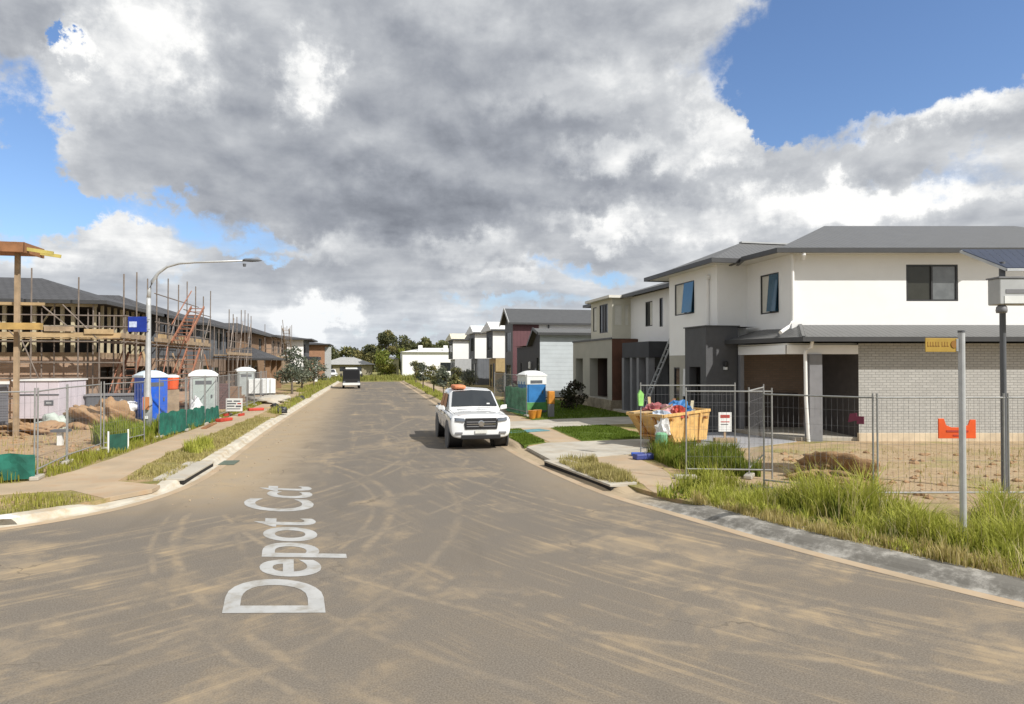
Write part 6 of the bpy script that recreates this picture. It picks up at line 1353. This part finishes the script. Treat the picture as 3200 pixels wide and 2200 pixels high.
grass('fence_weeds', '', [(-6.95, 17.8), (-6.75, 23.3), (-6.6, 28), (-6.45, 36), (-6.4, 48), (-7.3, 48), (-7.4, 30), (-7.9, 20), (-8.6, 16.9), (-12, 16.1), (-12, 15.75), (-7.6, 16.3), (-7.0, 17.0)], 11000, .04, .26, .020, [(.30, .30, .05), (.34, .35, .07), (.20, .24, .04), (.44, .38, .15)], seed=9, gap=.1, clump=1.3)
grass('tall_weeds', '', [(-7.35, 24.4), (-7.0, 25.4), (-7.5, 27), (-8.6, 26.6), (-8.6, 23.5), (-7.9, 22.6), (-7.3, 23.2)], 4200, .25, .75, .03, [(.26, .32, .04), (.34, .36, .06), (.20, .26, .035), (.40, .37, .10)], seed=10, clump=2)
grass('weed_tuft', '', [(-4.7, 19.8), (-4.4, 20.9), (-4.9, 22.6), (-5.4, 21.4)], 900, .15, .45, .022, GRN, seed=11)
grass('verge_grass', '', [(-4.3, 34.5), (-4.3, 60), (-4.1, 90), (-6.2, 90), (-6.2, 60), (-5.2, 58), (-5.1, 36)], 7000, .08, .38, .035, [(.32, .34, .07), *DRY[:4]], seed=12, gap=.2, clump=.9)
grass('verge_grass', '', [(4.7, 29), (5.75, 29), (5.85, 90), (4.6, 90)], 7000, .06, .26, .03, [(.32, .35, .07), (.40, .40, .11), *DRY[:3]], seed=13, clump=.8)
grass('lawn_grass', '', [(4.72, 20.3), (5.6, 21.0), (5.7, 25.2), (4.68, 25.2)], 4500, .03, .08, .016, LUSH, seed=14, z=.145)
grass('lawn_grass', '', [(6.9, 21.1), (9.5, 21.4), (9.6, 26.0), (7.1, 25.4)], 7500, .03, .09, .018, LUSH, seed=15, z=.145)
grass('lawn_grass', '', [(7.2, 29.1), (12.5, 30.1), (12.5, 44), (7.3, 44)], 9000, .04, .12, .03, LUSH, seed=16, z=.145)
grass('field_grass', '', [(-14, 93), (14, 93), (14, 114), (-14, 114)], 9000, .2, .7, .10, [(.26, .27, .07), (.34, .32, .10), (.18, .22, .05), (.38, .34, .14)], seed=17, z=.1, clump=.4)
grass('lot_weeds', '', [(-20, 17), (-8.2, 18), (-8.2, 33), (-20, 33)], 1500, .06, .28, .02, DRY, seed=18, gap=.75, clump=1.0)
grass('lot_weeds', '', [(8.9, 12.9), (14, 10.4), (22, 9), (24, 15), (14, 17.6), (9.4, 17)], 1500, .03, .16, .014, DRY, seed=19, gap=.85, clump=.9)

def crown_mesh(name, lobes, n, leaf, pal, seed):
    r = np.random.default_rng(seed); L = np.array(lobes); w_ = (L[:, 3] * L[:, 4] * L[:, 5]) ** .7; w_ /= w_.sum()
    i = r.choice(len(L), n, p=w_); d = r.normal(0, 1, (n, 3)); d /= np.linalg.norm(d, axis=1)[:, None]
    rad = np.clip(r.normal(.82, .22, n), .1, 1.18)[:, None]
    P = L[i, :3] + d * L[i, 3:6] * rad
    a = r.normal(0, 1, (n, 3)); a /= np.linalg.norm(a, axis=1)[:, None]; b = np.cross(a, r.normal(0, 1, (n, 3))); b /= np.linalg.norm(b, axis=1)[:, None]
    s = leaf * r.uniform(.5, 1.3, (n, 1)); V = np.stack([P - a * s, P - b * s * .55, P + a * s, P + b * s * .55], 1).reshape(-1, 3)
    F4 = np.arange(n)[:, None] * 4 + np.array([0, 1, 2, 3])
    pal = np.array(pal); lobetone = r.integers(0, len(pal), len(L)); c = pal[np.where(r.random(n) < .65, lobetone[i], r.integers(0, len(pal), n))] * r.uniform(.7, 1.25, (n, 1))
    return mesh_np(name, V, F4, np.zeros((0, 3), int), np.repeat(c, 4, 0), M_LEAF)
def tree(name, label, cat, loc, h, spread, seed, pal, n=2200, leaf=.22, trunk=.3, nl=9, group=None, flat=.75):
    r = random.Random(seed); t = thing(name, label, cat, loc, r.uniform(0, 6), group)
    th = h * trunk; lobes = []; tb = MB(); tb.tube([(0, 0, -.1), (r.uniform(-.05, .05) * h * .3, 0, th * .6), (r.uniform(-.1, .1) * h * .3, r.uniform(-.1, .1) * h * .2, th * 1.3)], [h * .030, h * .022, h * .014], 8)
    for k in range(nl):
        a = 6.28 * k / nl + r.uniform(-.5, .5); rr = spread * r.uniform(.15, .75); z = r.uniform(th, h * .86); q = spread * r.uniform(.28, .50)
        if z > h * .7: rr *= .55
        lobes.append((math.cos(a) * rr, math.sin(a) * rr, z, q, q, q * flat))
        tb.tube([(0, 0, th * r.uniform(.7, 1.1)), (math.cos(a) * rr * .5, math.sin(a) * rr * .5, (th + z) / 2), (math.cos(a) * rr, math.sin(a) * rr, z)], [h * .011, h * .008, h * .004], 5)
    lobes.append((0, 0, h * .9, spread * .3, spread * .3, h * .1))
    tb.build('trunk', M_BARK, t)
    c = bpy.data.objects.new('crown', crown_mesh('crown', lobes, n, leaf, pal, seed)); COL.objects.link(c); c.parent = t; return t
GUM = [(.15, .155, .065), (.20, .195, .075), (.115, .13, .06), (.26, .23, .09), (.09, .10, .055)]
BRT = [(.20, .23, .045), (.26, .28, .06), (.15, .19, .04), (.30, .29, .08)]
GRY = [(.13, .155, .11), (.18, .20, .14), (.10, .12, .095), (.22, .23, .17)]
tree('gum_tree', 'tall open gum tree at the street end, highest of the clump', 'tree', (3.4, 128, .1), 8.6, 2.6, 51, GUM, 3000, .24, .35, 11)
tree('gum_tree', 'broad olive gum tree right of the highest one at the street end', 'tree', (6.4, 131, .1), 7.9, 3.2, 52, GUM, 3000, .24, .3, 11)
tree('bushy_tree', 'bright green bushy tree below the gums at the street end', 'tree', (2.6, 120, .1), 4.6, 2.6, 53, BRT, 2600, .2, .12, 10)
tree('bushy_tree', 'dark bushy tree left of the gums behind the long low building', 'tree', (.3, 140, .1), 6.2, 3.4, 54, GUM, 2400, .28, .15, 9)
tree('bushy_tree', 'green tree between the cream shed and the white end house', 'tree', (5.8, 126, .1), 5.2, 2.2, 55, BRT, 2000, .2, .15, 9)
k = 0
for x, y, h, sp in ((11, 134, 7.4, 3.0), (14.5, 136, 7.0, 3.2), (-30, 165, 5.6, 5), (-22, 170, 6.2, 5), (-15, 168, 6.6, 4.8), (-9.5, 172, 6.4, 4.6), (-4, 170, 6.2, 4.6), (1.5, 176, 6.4, 4.6), (9, 150, 7.4, 3.8), (12.5, 152, 8.0, 4.0), (16.5, 150, 7.6, 3.8), (20.5, 154, 8.2, 4.2), (25, 156, 7.4, 4), (31, 160, 7.8, 5), (38, 165, 8, 5)):
    tree('distant_tree', 'dark olive tree in the distant tree line', 'tree', (x, y, 0), h, sp, 60 + k, GUM, 1500, .42, .14, 9, 'trees of the distant line'); k += 1
for i, (x, y, h, sp, lb_) in enumerate(((-6.1, 56.5, 3.9, 1.5, 'dusty grey-green street tree, taller of the pair before the brick house on the left'), (-5.9, 62.5, 3.2, 1.3, 'dusty grey-green street tree, smaller of the left pair'), (-5.6, 72, 3.0, 1.3, 'small street tree just left of the far delivery truck'))):
    tree('street_tree', lb_, 'tree', (x, y, .13), h, sp, 80 + i, GRY, 1200, .12, .28, 11, 'young street trees')
for i, (x, y, h, sp, lb_) in enumerate(((5.2, 41, 1.9, .6, 'thin young street tree on the right verge, nearest behind the pickup'), (5.25, 48, 2.2, .7, 'young street tree on the right verge before the dark gable house'), (5.3, 56, 2.4, .75, 'young street tree on the right verge in front of the narrow townhouses'), (5.2, 66, 2.6, .85, 'young street tree far along the right verge'), (5.3, 78, 2.8, 1.0, 'young street tree before the white end house'), (9.2, 62, 1.9, 1.1, 'grey-green garden tree in front of the ochre townhouse'), (9.6, 74, 2.0, 1.1, 'grey-green garden tree in front of the blue-grey townhouse'), (9.0, 86, 2.2, 1.2, 'grey-green garden tree in front of the last townhouse'))):
    tree('street_tree', lb_, 'tree', (x, y, .13), h, sp, 90 + i, GRY if i % 2 else GUM, 800, .10, .34, 10, 'young street trees')
for i, (x, y, h, sp, lb_) in enumerate(((10.6, 34.6, 1.2, .7, 'dark shrub against the sandstone plinth, nearest the toilet'), (11.6, 36.5, 1.5, .8, 'dark shrub against the sandstone plinth, taller one'), (9.6, 42, 1.4, .9, 'grey-green shrub on the lawn by the clad house'), (10.2, 50, 1.6, 1.0, 'shrub at the charcoal garage front'))):
    tree('shrub', lb_, 'shrub', (x, y, .13), h, sp, 110 + i, [(.035, .045, .02), (.06, .06, .03), (.05, .035, .025)] if i < 2 else GRY, 900, .07, .1, 7, 'garden shrubs')

clods('soil_clods', [(8.9, 12.9), (9.6, 10.6), (14, 9.6), (18, 9), (18, 15), (13, 17.5), (9.6, 17)], 420, .13, 71, M_HEAP)
clods('soil_clods', [(9.4, 12.0), (10.9, 12.2), (11.2, 13.8), (9.8, 14.1)], 240, .16, 72, M_HEAP)
clods('soil_clods', [(-9.0, 17.5), (-8.0, 20), (-8.0, 31), (-14, 31), (-16, 22)], 520, .16, 73, M_HEAP)
clods('kerb_gravel', kr0 + [p for p in offset(RKs, .62) if 3.2 < p[1] < 11.75][::-1], 420, .035, 74, M_KERB)
clods('road_gravel', [(-3.8, 13), (-3.6, 40), (-2.6, 40), (-2.2, 14)], 260, .03, 75, M_CONC_D)
